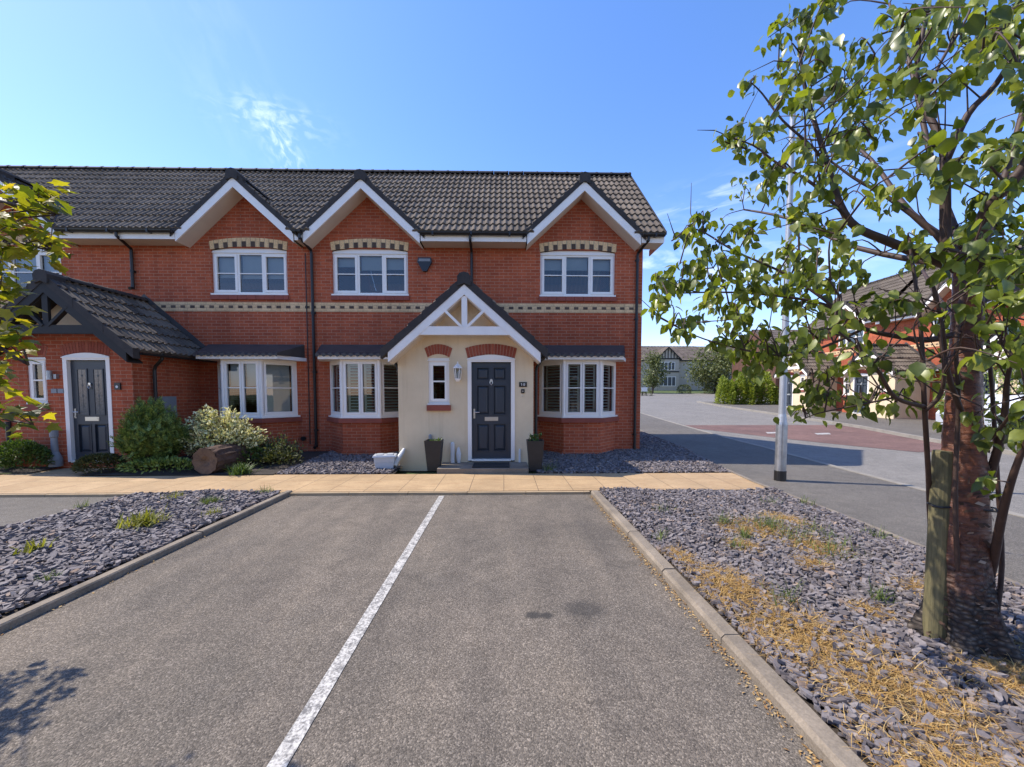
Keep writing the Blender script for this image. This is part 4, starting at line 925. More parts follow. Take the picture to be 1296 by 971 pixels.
b = MB(); b.tube([(-2.06, 8.17, .42), (-2.10, 8.10, .33), (-2.16, 8.02, .22), (-2.20, 7.93, .11)], [.03, .045, .05, .05], 10); b.tube([(-2.22, 8.02, .22), (-2.28, 7.98, .24)], .03, 8); b.build('waste_pipe', 'white_plastic', MAIN)
done()
NEIGH = house('brick_house', -18.2, -4.795, [-11.68, -6.29], [(-12.6, -10.75), (-7.155, -5.325)], [-11.6, -6.13],
    dict(x0=-10.2, x1=-7.53, xc=-8.80, mat='brick', door=(-8.81, -8.045), dz0=.20, dz1=2.235, win=(-9.615, -9.235), wz0=1.38, wz1=2.25, timber='blackwood', style='glazed'),
    'red brick terraced house with a black timbered porch and dark tiled porch roof', end_left=True, blinds=[.4, (.50, .52, .52)], style='blind')
downpipe(NEIGH, -9.02, YW, 5.1, 4.1, (-8.95, 9.52, 5.26)); downpipe(NEIGH, -7.44, 8.66, 2.28, .2, (-7.22, 8.55, 2.34))
b = MB(); b.tube([(-4.86, 9.97, .3), (-4.86, 9.97, 5.0)], .012, 6); b.build('cable', 'black', NEIGH)
b = MB(); b.box(-7.52, -7.42, 8.72, 9.12, 1.02, 1.50); b.build('meter_box', 'grey_plastic', NEIGH, bevel=.03)
b = MB(); b.tube([(-5.02, 9.999, .44), (-5.02, 9.93, .44)], .055, 14); b.build('air_vent', 'black', NEIGH)
plate('doorbell', -7.875, -7.76, 1.64, 1.78, yp, .03, 'sign_black', NEIGH, .015); b = MB(); b.tube([(-7.82, yp-.031, 1.70), (-7.82, yp-.036, 1.70)], .026, 14); b.build('bell_push', 'white_plastic', NEIGH)
b = MB(); b.lathe([(.045, 0), (.045, .18), (.02, .19)], (-9.10, yp-.07, 1.84), 12); b.box(-9.04, -8.98, yp-.06, yp-.001, 1.86, 1.95); b.build('wall_light', 'galv', NEIGH)
b = MB(); b.box(-9.14, -9.03, yp-.02, yp-.001, 1.57, 1.66); b.box(-9.01, -8.90, yp-.02, yp-.001, 1.57, 1.66); b.build('number_plate', 'grey_plastic', NEIGH, bevel=.02)
b = MB(); b.lathe([(.10, 0), (.105, .14), (.085, .22), (.055, .30), (.05, .58), (.065, .60), (.065, .72), (.05, .74)], (-9.02, yp-.12, .10), 14); b.build('pipe_cover', 'grey_plastic', NEIGH)
b = MB(); b.tube([(-10.0, yp-.04, .1), (-10.0, yp-.04, 1.0)], .04, 8); b.build('waste_pipe', 'black', NEIGH)
done()

# ------------------------------------------------------------------ things in front of the houses
def planter(x, y, label, grow):
    r_ = empty('planter', (x, y, .05), label, 'planter', 'tall black planters by the front door')
    b = MB(); w0, w1, h = .115, .165, .60; z0 = .05
    for i in range(4):
        c = [(-1, -1), (1, -1), (1, 1), (-1, 1)]; (a0, a1), (b0, b1) = c[i], c[(i+1) % 4]
        b.face([(x+a0*w0, y+a1*w0, z0), (x+b0*w0, y+b1*w0, z0), (x+b0*w1, y+b1*w1, z0+h), (x+a0*w1, y+a1*w1, z0+h)])
        b.face([(x+a0*w1, y+a1*w1, z0+h), (x+b0*w1, y+b1*w1, z0+h), (x+b0*(w1-.02), y+b1*(w1-.02), z0+h), (x+a0*(w1-.02), y+a1*(w1-.02), z0+h)])
        b.face([(x+b0*(w1-.02), y+b1*(w1-.02), z0+h), (x+b0*(w1-.03), y+b1*(w1-.03), z0+h-.08), (x+a0*(w1-.03), y+a1*(w1-.03), z0+h-.08), (x+a0*(w1-.02), y+a1*(w1-.02), z0+h)])
    b.face([(x-w0, y-w0, z0), (x-w0, y+w0, z0), (x+w0, y+w0, z0), (x+w0, y-w0, z0)])
    b.build('pot', 'planter', r_)
    s_ = MB(); k = w1-.03; s_.face([(x-k, y-k, z0+h-.06), (x+k, y-k, z0+h-.06), (x+k, y+k, z0+h-.06), (x-k, y+k, z0+h-.06)]); s_.build('soil', 'soil', r_)
    n = grow; p = np.stack([x+rng.uniform(-.12, .12, n), y+rng.uniform(-.12, .12, n), np.full(n, z0+h-.06)+rng.uniform(0, .05 if n < 60 else .14, n)], 1)
    leaf_obj('plant', tmpl_simple(), p, np.stack([rng.normal(0, .7, n), rng.normal(0, .7, n), rng.uniform(.2, 1.4, n)], 1), rng.uniform(-1, 1, n), rng.uniform(.04, .10, n), 'box', r_); done()
planter(-1.375, 7.78, 'tall tapered black planter with low greenery left of the front door', 46)
planter(.615, 7.72, 'tall tapered black planter with leafy plant right of the front door', 90)
b = MB(); b.box(-.61, .11, 7.54, 8.06, .138, .155); n = 700
mt = b.build('door_mat', 'mat', bevel=.006); tag(mt, 'black rectangular door mat on the stone step at the navy front door', 'door mat')
# storage tub
tb = empty('storage_tub', (-2.39, 7.95, .06), 'pale translucent plastic storage tub with lid beside the cream porch', 'storage tub')
b = MB(); c0 = Vector((-2.39, 7.95, .07)); ang = R(9)
def rect(wx, wy, z): return [c0 + Matrix.Rotation(ang, 3, 'Z') @ Vector((sx*wx, sy*wy, z)) for sx, sy in ((-1, -1), (1, -1), (1, 1), (-1, 1))]
lv = [(.165, .12, 0), (.185, .135, .12), (.19, .14, .13), (.20, .15, .245)]
for (a, b_, c), (a2, b2, c2) in zip(lv, lv[1:]):
    A, B = rect(a, b_, c), rect(a2, b2, c2)
    for i in range(4): j = (i+1) % 4; b.face([A[i], A[j], B[j], B[i]])
b.face(rect(*lv[0])[::-1]); b.build('tub', 'tub', tb)
l = MB(); A, B = rect(.225, .175, .235), rect(.215, .165, .265)
for i in range(4): j = (i+1) % 4; l.face([A[i], A[j], B[j], B[i]])
l.face(B); l.face(A[::-1])
for sx in (-1, 1):
    p = c0 + Matrix.Rotation(ang, 3, 'Z') @ Vector((sx*.10, 0, .275)); l.obox(p, (math.cos(ang), math.sin(ang), 0), (-math.sin(ang), math.cos(ang), 0), -.06, .06, -.008, .008, -.10, .10)
l.build('lid', 'tub', tb, bevel=.008); done()

def blob(c, rad, n, size, mat, name, label, cat, tm=None, shell=.55, up=.4, bumps=6, parent=None, seed=1, group=None, droop=0., flat=0.):
    """leafy mass: leaves spread through an uneven volume"""
    r2 = np.random.default_rng(seed); d = r2.normal(0, 1, (n, 3)); d /= np.linalg.norm(d, axis=1, keepdims=True)
    if flat: d[:, 2] = np.where(d[:, 2] < -flat, -d[:, 2], d[:, 2])
    bd = r2.normal(0, 1, (bumps, 3)); bd /= np.linalg.norm(bd, axis=1, keepdims=True); bs = r2.uniform(-.22, .30, bumps)
    rr = 1 + sum(bs[i]*np.exp(-(1-d@bd[i])*5) for i in range(bumps)); rr *= r2.uniform(shell, 1.06, n)**.6
    p = np.array(c) + d*rr[:, None]*np.array(rad); dr = d + r2.normal(0, .55, (n, 3)) + np.array([0, 0, up-droop])
    o = leaf_obj(name, tm or tmpl_simple(), p, dr, r2.uniform(-1.2, 1.2, n), r2.uniform(size*.6, size*1.25, n), mat, parent)
    if label: tag(o, label, cat, group)
    return o
def spray_bush(name, c, rad, n_stems, per, size, mat, label, cat, seed, lean=.5, stemmat='twig', tm=None, group=None):
    # many stems fan out from the base, each dressed in leaves
    at_org((c[0], c[1], c[2])); root = empty(name, c, label, cat, group); r2 = np.random.default_rng(seed); st = MB(); P, D, Sz = [], [], []
    for i in range(n_stems):
        a = r2.uniform(0, 2*np.pi); q = math.sqrt(r2.uniform(.02, 1)); hgt = rad[2]*(1-.55*q*q)*r2.uniform(.75, 1.1)
        tip = Vector((c[0]+math.cos(a)*q*rad[0], c[1]+math.sin(a)*q*rad[1], c[2]+hgt)); b0 = Vector((c[0]+math.cos(a)*q*rad[0]*.25, c[1]+math.sin(a)*q*rad[1]*.25, c[2])); mid = b0.lerp(tip, .5)+Vector((0, 0, hgt*.15)); 
        pts = [b0, mid, tip]; st.tube(pts, [.008, .006, .002], 4, False)
        for k in range(per):
            t = .15+.85*(k+r2.uniform(0, 1))/per; p = b0.lerp(mid, t*2) if t < .5 else mid.lerp(tip, t*2-1); dd = (tip-b0).normalized()*.6 + Vector(r2.normal(0, .75, 3)); dd.z += .1
            P.append(p + Vector(r2.normal(0, .02, 3))); D.append(dd); Sz.append(r2.uniform(.6, 1.25)*size)
    st.build('stems', stemmat, root); leaf_obj('foliage', tm or tmpl_simple(), P, D, r2.uniform(-1, 1, len(P)), Sz, mat, root); done(); return root
spray_bush('conifer_shrub', (-6.95, 7.92, .06), (.60, .42, 1.32), 240, 22, .15, 'conifer', 'bushy dark green feathery shrub between the brick porch and the cut log', 'shrub', 3, tm=tmpl_frond())
spray_bush('variegated_shrub', (-5.95, 8.36, .06), (.98, .52, 1.20), 330, 26, .080, 'varieg', 'cream and green variegated shrub behind the cut log', 'shrub', 5)
spray_bush('low_shrub', (-4.85, 8.55, .06), (.55, .5, .62), 110, 18, .065, 'pale_leaf', 'small feathery green shrub under the window sill by the downpipe', 'shrub', 6)
blob((-5.3, 8.3, .18), (.55, .45, .28), 900, .07, 'box', 'ground_cover', 'low dark green ground cover plant right of the cut log', 'plant', seed=8, flat=.2)
blob((-4.65, 8.2, .16), (.42, .38, .20), 700, .06, 'moss', 'ground_cover', 'low mossy brown green plant at the corner of the slate bed', 'plant', seed=9, flat=.2)
blob((-9.35, 7.85, .24), (.44, .28, .32), 3000, .06, 'box', 'box_bush', 'rounded bright green clipped bush under the narrow porch window', 'bush', seed=10, shell=.7, flat=.3)
blob((-10.3, 7.85, .20), (.38, .3, .30), 2200, .06, 'box', 'box_bush', 'rounded clipped bush at the left edge of the photo', 'bush', seed=12, shell=.7, flat=.3)
blob((-7.72, 7.66, .18), (.40, .26, .24), 3200, .055, 'moss', 'box_bush', 'flat topped dark mossy bush right of the glazed navy door', 'bush', seed=13, shell=.75, flat=.3)
blob((-6.6, 7.62, .14), (.75, .22, .16), 1100, .07, 'conifer', 'ground_cover', 'low dark green creeping plant at the foot of the feathery shrub', 'plant', seed=14, flat=.2)
# the log
lg = empty('cut_log', (-5.45, 7.75, .31), 'thick cut log lying on its side with rotten end facing the path', 'log')
p0, p1 = Vector((-5.57, 7.42, .30)), Vector((-5.50, 8.25, .30)); b = MB(); ax = (p1-p0).normalized(); sx = ax.cross(Vector((0, 0, 1))).normalized(); uz = sx.cross(ax); n = 28; rings = []
for k in range(6):
    c = p0.lerp(p1, k/5); rings.append([b.vert(c + (sx*math.cos(2*math.pi*i/n)+uz*math.sin(2*math.pi*i/n))*(.255+.012*math.sin(i*3+k)+rnd.uniform(-.006, .006))) for i in range(n)])
for k in range(5):
    for i in range(n): j = (i+1) % n; b.f.append([rings[k][i], rings[k][j], rings[k+1][j], rings[k+1][i]]); b.mi.append(0); b.uv.append(None)
b.build('bark', 'logbark', lg)
for c, sgn in ((p0, 1), (p1, -1)):
    prev = None; e = MB()
    for (rr, dp) in ((.247, .0), (.20, .004), (.10, .02), (.03, .06)):
        ring = [(c + (sx*math.cos(2*math.pi*i/n)*(1+.08*math.sin(i*2.3))+uz*math.sin(2*math.pi*i/n))*rr + ax*(dp*sgn), (math.cos(2*math.pi*i/n)*rr*2, math.sin(2*math.pi*i/n)*rr*2)) for i in range(n)]
        if prev:
            for i in range(n): j = (i+1) % n; e.face([prev[i][0], prev[j][0], ring[j][0], ring[i][0]], [prev[i][1], prev[j][1], ring[j][1], ring[i][1]])
        prev = ring
    e.face([q[0] for q in prev], [q[1] for q in prev])
    e.build('cut_end', 'logend', lg); done()
# weeds in the left bed: each clump one thing
def weed(x, y, r_, n, ln, mat, label, nm='weed_clump', broad=False):
    P = np.array([[x, y]]) + rng.normal(0, r_*.5, (n, 2)); o = blades(nm, P, lambda a, b_: np.full(len(a), .06), ln, (.012, .03) if broad else (.005, .010), (.5, 1.45), mat, 3, .6)
    return tag(o, label, 'weed', 'weeds growing in the slate beds')
weed(-4.15, 4.55, .17, 150, (.09, .20), 'yellow_weed', 'widest yellow green leafy weed clump in the middle of the left slate bed', broad=True)
weed(-4.02, 5.42, .11, 240, (.06, .12), 'grass', 'round fine green grass tuft in the left slate bed near the path')
weed(-4.48, 3.35+.45, .07, 46, (.06, .13), 'yellow_weed', 'small yellow green weed at the left edge of the slate bed', broad=True)
weed(-3.62, 3.15, .07, 40, (.05, .10), 'grass', 'short grass tuft beside the left kerb nearest the camera')
weed(-3.6, 4.9, .10, 90, (.06, .12), 'yellow_weed', 'low yellowish weed against the left kerb halfway along')
weed(-4.75, 5.72, .12, 80, (.06, .12), 'yellow_weed', 'thin pale weed in the left slate bed close to the path')
weed(-5.5, 5.2, .06, 50, (.08, .16), 'grass', 'green grass tuft growing on the driveway edging left of the slate bed')
weed(-4.95, 7.46, .16, 190, (.12, .28), 'box', 'bright green strappy weed clump at the path edge right of the cut log', broad=True)
weed(-3.63, 6.02, .10, 60, (.06, .14), 'grass', 'green weed where the left bed meets the sandstone path')
weed(.86, 7.62, .13, 60, (.12, .32), 'grass', 'wispy green weed beside the right hand black planter')

# ------------------------------------------------------------------ street lamp
lp = empty('street_lamp', (4.89, 6.83, .02), 'tall grey street lamp post standing at the back of the pavement', 'street lamp')
b = MB(); b.lathe([(.088, .20), (.088, 1.02), (.082, 1.06)], (4.89, 6.83, .0), 20); base = b.build('post_base', 'galv', lp); b = MB(); b.box(4.86, 4.92, 6.738, 6.746, .45, .95); b.build('access_door', 'galv', base, bevel=.006)
b = MB(); b.lathe([(.094, 0), (.094, .20), (.089, .205)], (4.89, 6.83, 0), 20); b.build('foot_band', 'black', lp)
b = MB(); b.lathe([(.078, 1.05), (.066, 1.16), (.058, 1.2), (.042, 6.45)], (4.89, 6.83, .0), 16); b.tube([(4.89, 6.83, 6.43), (4.90, 6.83, 6.52), (5.02, 6.83, 6.56)], .03, 10); b.build('pole', 'alu', lp)
b = MB(); b.lathe([(.062, 2.98), (.062, 3.04)], (4.89, 6.83, 0), 12); b.build('sign_clip', 'galv', lp)
b = MB(); b.box(4.98, 5.46, 6.74, 6.92, 6.52, 6.60); hd = b.build('lamp_head', 'alu', lp, bevel=.04); b = MB(); b.box(5.1, 5.42, 6.77, 6.89, 6.508, 6.52); b.build('lens', 'blind', hd); done()

# ------------------------------------------------------------------ foreground tree on the right
def smooth(pts, k=4):
    P = [Vector(p) for p in pts]; out = []
    for i in range(len(P)-1):
        p0, p1, p2, p3 = P[max(i-1, 0)], P[i], P[i+1], P[min(i+2, len(P)-1)]
        for j in range(k):
            t = j/k; out.append(.5*((2*p1)+(p2-p0)*t+(2*p0-5*p1+4*p2-p3)*t*t+(3*p1-p0-3*p2+p3)*t**3))
    out.append(P[-1]); return out
def lerp_list(a, b, n): return [a+(b-a)*i/(n-1) for i in range(n)]
TY = 2.28
tree = empty('cherry_tree', (2.75, TY, .04), 'foreground tree with peeling red brown bark and drooping broad green leaves', 'tree')
tk = MB(); tp = smooth([(2.80, TY, .0), (2.79, TY, .18), (2.76, TY, .5), (2.745, TY, .95), (2.725, TY, 1.4), (2.71, TY, 1.8), (2.70, TY, 2.15), (2.70, TY+.02, 2.42)], 5)
rad = [.225, .170, .138, .132, .128, .124, .120, .128, .125, .122, .12, .118, .115, .113, .11, .108, .106, .104, .102, .10, .098, .097, .096, .096, .095, .095, .095, .094, .093, .092, .09, .088, .085, .08, .07, .05]
n = 44; rings = []; R_ = np.interp(np.linspace(0, 1, 141), np.linspace(0, 1, len(rad)), rad); tq = []
for i in range(141):
    t_ = i/140*(len(tp)-1); k = min(int(t_), len(tp)-2); tq.append(tp[k].lerp(tp[k+1], t_-k))
for i, p in enumerate(tq):
    rr = float(np.interp(p.z, [0, .1, .2, .5, .95, 1.4, 1.8, 2.2, 2.45], [.225, .18, .152, .120, .102, .078, .066, .062, .05])); fl = max(0, 1-p.z/.5); ring = []
    for k in range(n):
        a = 2*math.pi*k/n; d = Vector((math.cos(a), math.sin(a), 0))
        nz = mnoise.fractal(Vector((d.x*1.3, d.y*1.3, p.z*3.2))*2.2, .8, 2.0, 5); pl_ = mnoise.fractal(Vector((d.x*2, d.y*2, p.z*7))*3, .6, 2.0, 4)
        rough_ = .35+.65*min(1, max(0, (.75-p.z)/.6)+max(0, mnoise.noise(Vector((d.x*2, d.y*2, p.z*2.3)))*1.4))
        ring.append(tk.vert(p + d*rr*(1+.28*fl*math.sin(a*5+1)+.05*math.sin(a*3+p.z*5)+.05*nz+.10*rough_*abs(pl_))))
    rings.append(ring)
for i in range(len(rings)-1):
    for k in range(n): j = (k+1) % n; tk.f.append([rings[i][k], rings[i][j], rings[i+1][j], rings[i+1][k]]); tk.mi.append(0); tk.uv.append(None)
trunk = tk.build('trunk', 'bark', tree, smooth=True)
# loose flakes of peeling bark
n = 420; a = rng.uniform(0, 2*np.pi, n); zz = np.concatenate([rng.uniform(.02, .45, 240), rng.uniform(.45, 1.3, 180)]); 
rr = np.interp(zz, [0, .1, .2, .5, .95, 1.4], [.225, .185, .158, .126, .108, .084]); P = np.stack([2.79-.04*np.minimum(zz, 1)+np.cos(a)*rr, TY+np.sin(a)*rr, zz], 1)
M['flake'] = mat_island('bark_flake', [(0, (.03, .02, .015)), (.55, (.10, .055, .035)), (.88, (.2, .14, .10)), (1, (.36, .30, .24))], .7, 30)
fl_v = []
for i in range(n):
    T_ = np.array([-np.sin(a[i]), np.cos(a[i]), 0]); N_ = np.array([np.cos(a[i]), np.sin(a[i]), 0]); th = rng.normal(0, .5); up_ = np.array([0, 0, 1.])
    e1 = T_*math.cos(th)+up_*math.sin(th); e2 = -T_*math.sin(th)+up_*math.cos(th); L1, L2 = rng.uniform(.008, .026), rng.uniform(.003, .010); lift = rng.uniform(.001, .010)
    fl_v += [P[i]-e1*L1-e2*L2, P[i]+e1*L1*.8-e2*L2*.7+N_*.004, P[i]+e1*L1+e2*L2+N_*lift, P[i]-e1*L1*.7+e2*L2*1.1+N_*lift*.8]
fk = raw('bark_flakes', np.array(fl_v), np.arange(4*n).reshape(n, 4), 'flake', trunk); fk['kind'] = 'stuff'
def limb(pts, r0, r1, k=4, sides=8):
    P = smooth([at(u, v, y) for u, v, y in pts], k); return P, lerp_list(r0, r1, len(P)), sides
LIMBS = [
 limb([(1232, 345, 2.28), (1213, 341, 2.3), (1183, 329, 2.32), (1125, 306, 2.35), (1083, 287, 2.38), (1064, 260, 2.4), (1049, 214, 2.42), (1034, 165, 2.45), (1018, 107, 2.45), (1012, 60, 2.45)], .045, .010),
 limb([(1049, 214, 2.42), (1030, 188, 2.42), (991, 153, 2.45), (965, 119, 2.5), (950, 104, 2.5)], .012, .004),
 limb([(1083, 287, 2.38), (1030, 234, 2.4), (984, 207, 2.5), (953, 184, 2.55), (915, 172, 2.6)], .014, .004),
 limb([(1240, 350, 2.28), (1205, 320, 2.2), (1197, 300, 2.2), (1196, 207, 2.2), (1190, 175, 2.22), (1168, 130, 2.3), (1160, 90, 2.3), (1170, 30, 2.3), (1180, -40, 2.3)], .042, .010),
 limb([(1196, 207, 2.2), (1225, 145, 2.15), (1260, 107, 2.1), (1294, 50, 2.0), (1330, -20, 2.0)], .026, .010),
 limb([(1168, 130, 2.3), (1190, 80, 2.3), (1225, 20, 2.3), (1240, -30, 2.3)], .014, .006),
 limb([(1235, 345, 2.26), (1248, 268, 2.1), (1294, 214, 2.0), (1340, 130, 1.9), (1390, 40, 1.9)], .05, .014),
 limb([(1200, 325, 2.3), (1183, 295, 2.35), (1122, 249, 2.5), (1080, 225, 2.6), (1040, 195, 2.7)], .026, .006),
 limb([(1220, 420, 2.28), (1176, 430, 2.2), (1136, 426, 2.2), (1093, 416, 2.25), (1068, 398, 2.3), (1031, 382, 2.4), (960, 372, 2.5), (900, 370, 2.6), (845, 372, 2.65)], .024, .005),
 limb([(1068, 398, 2.3), (1000, 350, 2.45), (930, 318, 2.6), (880, 290, 2.7), (850, 305, 2.7)], .012, .004),
 limb([(1093, 416, 2.25), (1040, 440, 2.2), (985, 450, 2.3), (930, 440, 2.4), (880, 425, 2.5), (830, 400, 2.55)], .012, .004),
 limb([(1228, 770, 2.34), (1200, 735, 2.42), (1182, 690, 2.44), (1177, 650, 2.42), (1175, 600, 2.3), (1170, 515, 2.12), (1167, 438, 2.12), (1160, 370, 2.15), (1150, 300, 2.2)], .026, .009),
 limb([(1170, 515, 2.1), (1133, 503, 2.05), (1111, 469, 2.0), (1085, 440, 2.0), (1055, 415, 2.0)], .017, .006),
 limb([(1170, 520, 2.1), (1190, 500, 2.05), (1195, 465, 2.0), (1190, 420, 2.0), (1200, 380, 2.0)], .016, .006),
 limb([(1133, 503, 2.05), (1090, 512, 2.1), (1050, 520, 2.2), (1030, 525, 2.3), (1012, 533, 2.35)], .008, .003),
 limb([(1238, 650, 2.27), (1252, 605, 2.22), (1265, 560, 2.15), (1272, 520, 2.1), (1275, 480, 2.05), (1285, 440, 2.0)], .034, .010),
 limb([(1238, 775, 2.27), (1256, 715, 2.2), (1270, 645, 2.02), (1290, 580, 1.9), (1320, 520, 1.8)], .036, .012),
 limb([(1224, 800, 2.3), (1213, 730, 2.22), (1209, 620, 2.2), (1213, 510, 2.2), (1210, 440, 2.18), (1217, 375, 2.2)], .018, .012),
 limb([(1258, 800, 2.3), (1268, 715, 2.32), (1262, 600, 2.32), (1256, 500, 2.3), (1250, 430, 2.3)], .018, .012),
 limb([(1216, 520, 2.2), (1199, 470, 2.16), (1192, 410, 2.1), (1178, 350, 2.1)], .02, .010),
 limb([(1250, 440, 2.2), (1290, 428, 2.1), (1340, 400, 2.0), (1400, 380, 1.9)], .034, .012),
 limb([(1245, 560, 2.2), (1262, 548, 2.0), (1290, 510, 1.8), (1330, 480, 1.7)], .014, .005),
 limb([(1245, 470, 2.2), (1262, 458, 2.0), (1296, 450, 1.8), (1340, 430, 1.7)], .012, .005),
]
lb = MB()
for P, r_, s_ in LIMBS: lb.tube(P, [max(.003, q*.74) for q in r_], s_)
# backward, forward and out-of-frame limbs
extra = []
for (dx, dy, dz, r0) in ((.5, 1.5, 1.6, .04), (-.2, 1.9, 1.2, .035), (1.6, .9, 1.3, .04), (1.9, -.1, 1.6, .045), (.9, .3, 2.1, .04), (1.2, 1.5, .9, .03), (2.1, .6, .8, .03), (.3, .9, 2.3, .035)):
    p0 = Vector((2.71, TY, rnd.uniform(1.9, 2.35))); r0 *= .62; P = smooth([p0, p0+Vector((dx*.35, dy*.35, dz*.3)), p0+Vector((dx*.7, dy*.7, dz*.72)), p0+Vector((dx, dy, dz))], 4); extra.append(P); lb.tube(P, lerp_list(r0, .008, len(P)), 7)
lb.build('limbs', 'twig', tree, smooth=True)
z1 = "520,60 450,140 560,130 620,150 540,200 480,240 380,290 640,230 720,210 590,80 640,10 680,20 820,60 800,140 790,210 900,60 960,50 880,120 970,110 920,260 880,290 960,190 1050,60 1100,40 1160,30 1250,90 1280,30 1130,170 1100,250 1180,240 1240,280 1280,260 1060,300 1010,320 930,390 860,340 840,170 290,470 340,480 380,510 380,420 440,440 470,450 430,510 450,580 480,590 500,340 540,270 560,370 560,320 700,290 740,310 680,350 740,360 720,440 780,450 670,470 730,490 810,480 560,510 570,570 700,540 760,580 830,560 880,590 640,590 620,640 660,650 900,640 850,700 780,680 560,690 600,730 440,640 480,640 470,720 520,740 560,770 640,780 700,780 500,830 220,740 190,800 150,810 240,780 280,830 350,780 380,770 400,800 320,860 310,900 220,880 160,960 100,950 200,950 350,920 430,900 480,940 560,880 600,860 680,840 720,890 620,930 560,950 760,930 680,930 1000,500 960,490 1000,620 1060,610 940,800 970,830 1100,560 1150,500 1180,560 1230,500 1280,470 1200,640 1250,640 1280,600 1170,660 1250,740 1200,700 1150,770 1100,770 1230,800 1280,800 1140,840 1200,860 1250,870 1160,920 1220,930 1120,950 1280,900 920,890 980,880 1060,900 1020,40 1200,100 1260,180 1090,130 1150,110 1220,170"
z7 = "100,110 120,200 80,220 180,50 260,60 220,110 160,300 220,330 270,250 270,200 330,150 330,200 390,200 380,120 400,50 350,350 430,260 440,390 400,370 480,360 500,470 460,270 540,320 560,380 560,420 520,450 600,420 600,350 660,280 660,400 620,460 700,370 740,330 720,380 720,440 680,300 780,360 840,280 830,350 860,250 900,300 940,330 900,430 860,400 830,440 790,110 700,160 620,150 560,150 540,50 620,50 700,50 640,210 760,200 700,230 300,100 340,60 450,130 460,60 500,110 500,200 420,330 470,420 720,540 760,560 790,510 830,500 740,590 770,630 700,640 650,660 720,660 880,590 930,590 840,590"
z8 = "60,300 100,400 130,360 180,260 60,420 200,310 250,440 300,440 350,170 380,210 440,200 330,220 460,190 540,230 580,240 640,240 700,230 620,290 680,270 750,90 780,240 840,230 820,150 880,160 920,60 930,260 880,280 920,380 860,460 930,440 880,370 400,420 340,360 430,440 580,430 660,410 620,400 660,610 720,610 790,610 830,620 600,690 640,660 920,690 940,740 440,600 470,580 420,640 500,560 380,570 120,540 60,540 200,590 150,560 260,610 310,600 350,600 880,40 840,60 700,60"
CL = []
for s_, k, ou, ov in ((z1, 2.611, 800, 0), (z7, 3.237, 800, 330), (z8, 3.236, 1000, 330)):
    for q in s_.split(): a, b = map(float, q.split(',')); CL.append((ou+a/k, ov+b/k))
trng = np.random.default_rng(21)
limb_pts = [p for P, r_, s_ in LIMBS for p in P[2:]]
tips = []
for u, v in CL:
    y0, y1 = (2.25, 2.95) if u < 1000 else ((1.9, 2.8) if u < 1130 else (1.45, 2.5)); y = trng.uniform(y0, y1); 
    if v > 480 and u < 1130: y = trng.uniform(2.1, 2.4)
    if 1180 < u < 1275 and v > 395: y = trng.uniform(2.5, 3.1)
    tips.append((at(u, v-6, y), 5 if (v > 395 and 1000 < u < 1200) else (11 if u > 1090 else 14)))
n_in = len(tips)
for P in extra:
    for t in range(36):
        p = P[trng.integers(3, len(P))] + Vector(trng.normal(0, .32, 3)); q = p - Vector((0, 0, H)); uu = 638+500*p.x/max(.3, p.y)
        if (uu < 1290 and p.y > .4 and p.z < 3.6 and trng.uniform() < .94): continue
        if p.y > .3 and p.y < 2.4 and 1150 < proj(p)[0] < 1330 and proj(p)[1] > 380: continue
        tips.append((p, 7))
for q in [p for P, r_, s_ in LIMBS for p in P[3:] if p.y > .3 and proj(p)[0] > 1310]:
    for _ in range(4): tips.append((q+Vector(trng.normal(0, .22, 3))+Vector((.12, 0, .05)), 8))
tw = MB(); LP_, LD, LS = [], [], []
allp = limb_pts + [p for P in extra for p in P[2:]]
tips.sort(key=lambda q: min((l-q[0]).length_squared for l in allp))
for p, nl in tips:
    # twig joins the nearest limb
    b0 = min(allp, key=lambda q: (q-p).length_squared + (0 if q.z < p.z+.15 else .15)); mid = b0.lerp(p, .55)+Vector((trng.normal(0, .03), trng.normal(0, .03), abs(trng.normal(.05, .04)))); L_ = (p-b0).length
    pts = smooth([b0, mid, p], 4); tw.tube(pts, lerp_list(.0045+.004*min(1, L_), .0018, len(pts)), 5, False)
    tip_d = (pts[-1]-pts[-2]).normalized(); allp += [pts[len(pts)//3], pts[2*len(pts)//3], pts[-2]]
    for k in range(nl):
        t = trng.uniform(.0, 1.0)**.6; q = pts[int(round((.55+.45*t)*(len(pts)-1)))] if L_ < .5 else p - tip_d*(.16*(1-t)); q = q + Vector(trng.normal(0, .032, 3))
        a = trng.uniform(0, 2*np.pi); d = Vector((math.cos(a)*.7, math.sin(a)*.7, trng.uniform(-1.15, .1))) + tip_d*.3
        LP_.append(q); LD.append(d); LS.append(trng.uniform(.040, .082))
for i in range(150):   # bare twigs
    q = limb_pts[trng.integers(0, len(limb_pts))]
    if q.z < 1.5: continue
    d = Vector((trng.normal(-.1, .6), trng.normal(0, .5), trng.normal(.55, .5))).normalized(); L_ = trng.uniform(.15, .45)
    tw.tube([q, q+d*L_*.5+Vector(trng.normal(0, .02, 3)), q+d*L_+Vector(trng.normal(0, .04, 3))], [.005, .0035, .0015], 4, False)
tw.build('twigs', 'twig', tree, smooth=True)['kind'] = 'stuff'
n = len(LP_); LS = np.array(LS); sc3 = np.stack([LS*trng.uniform(.95, 1.45, n), LS, LS*trng.uniform(.4, 2.6, n)], 1)
leaf_obj('crown', tmpl_ovate(), LP_, LD, trng.uniform(-1.3, 1.3, n), sc3, 'leaf', tree).data.polygons.foreach_set('use_smooth', [True]*(6*n)); done()
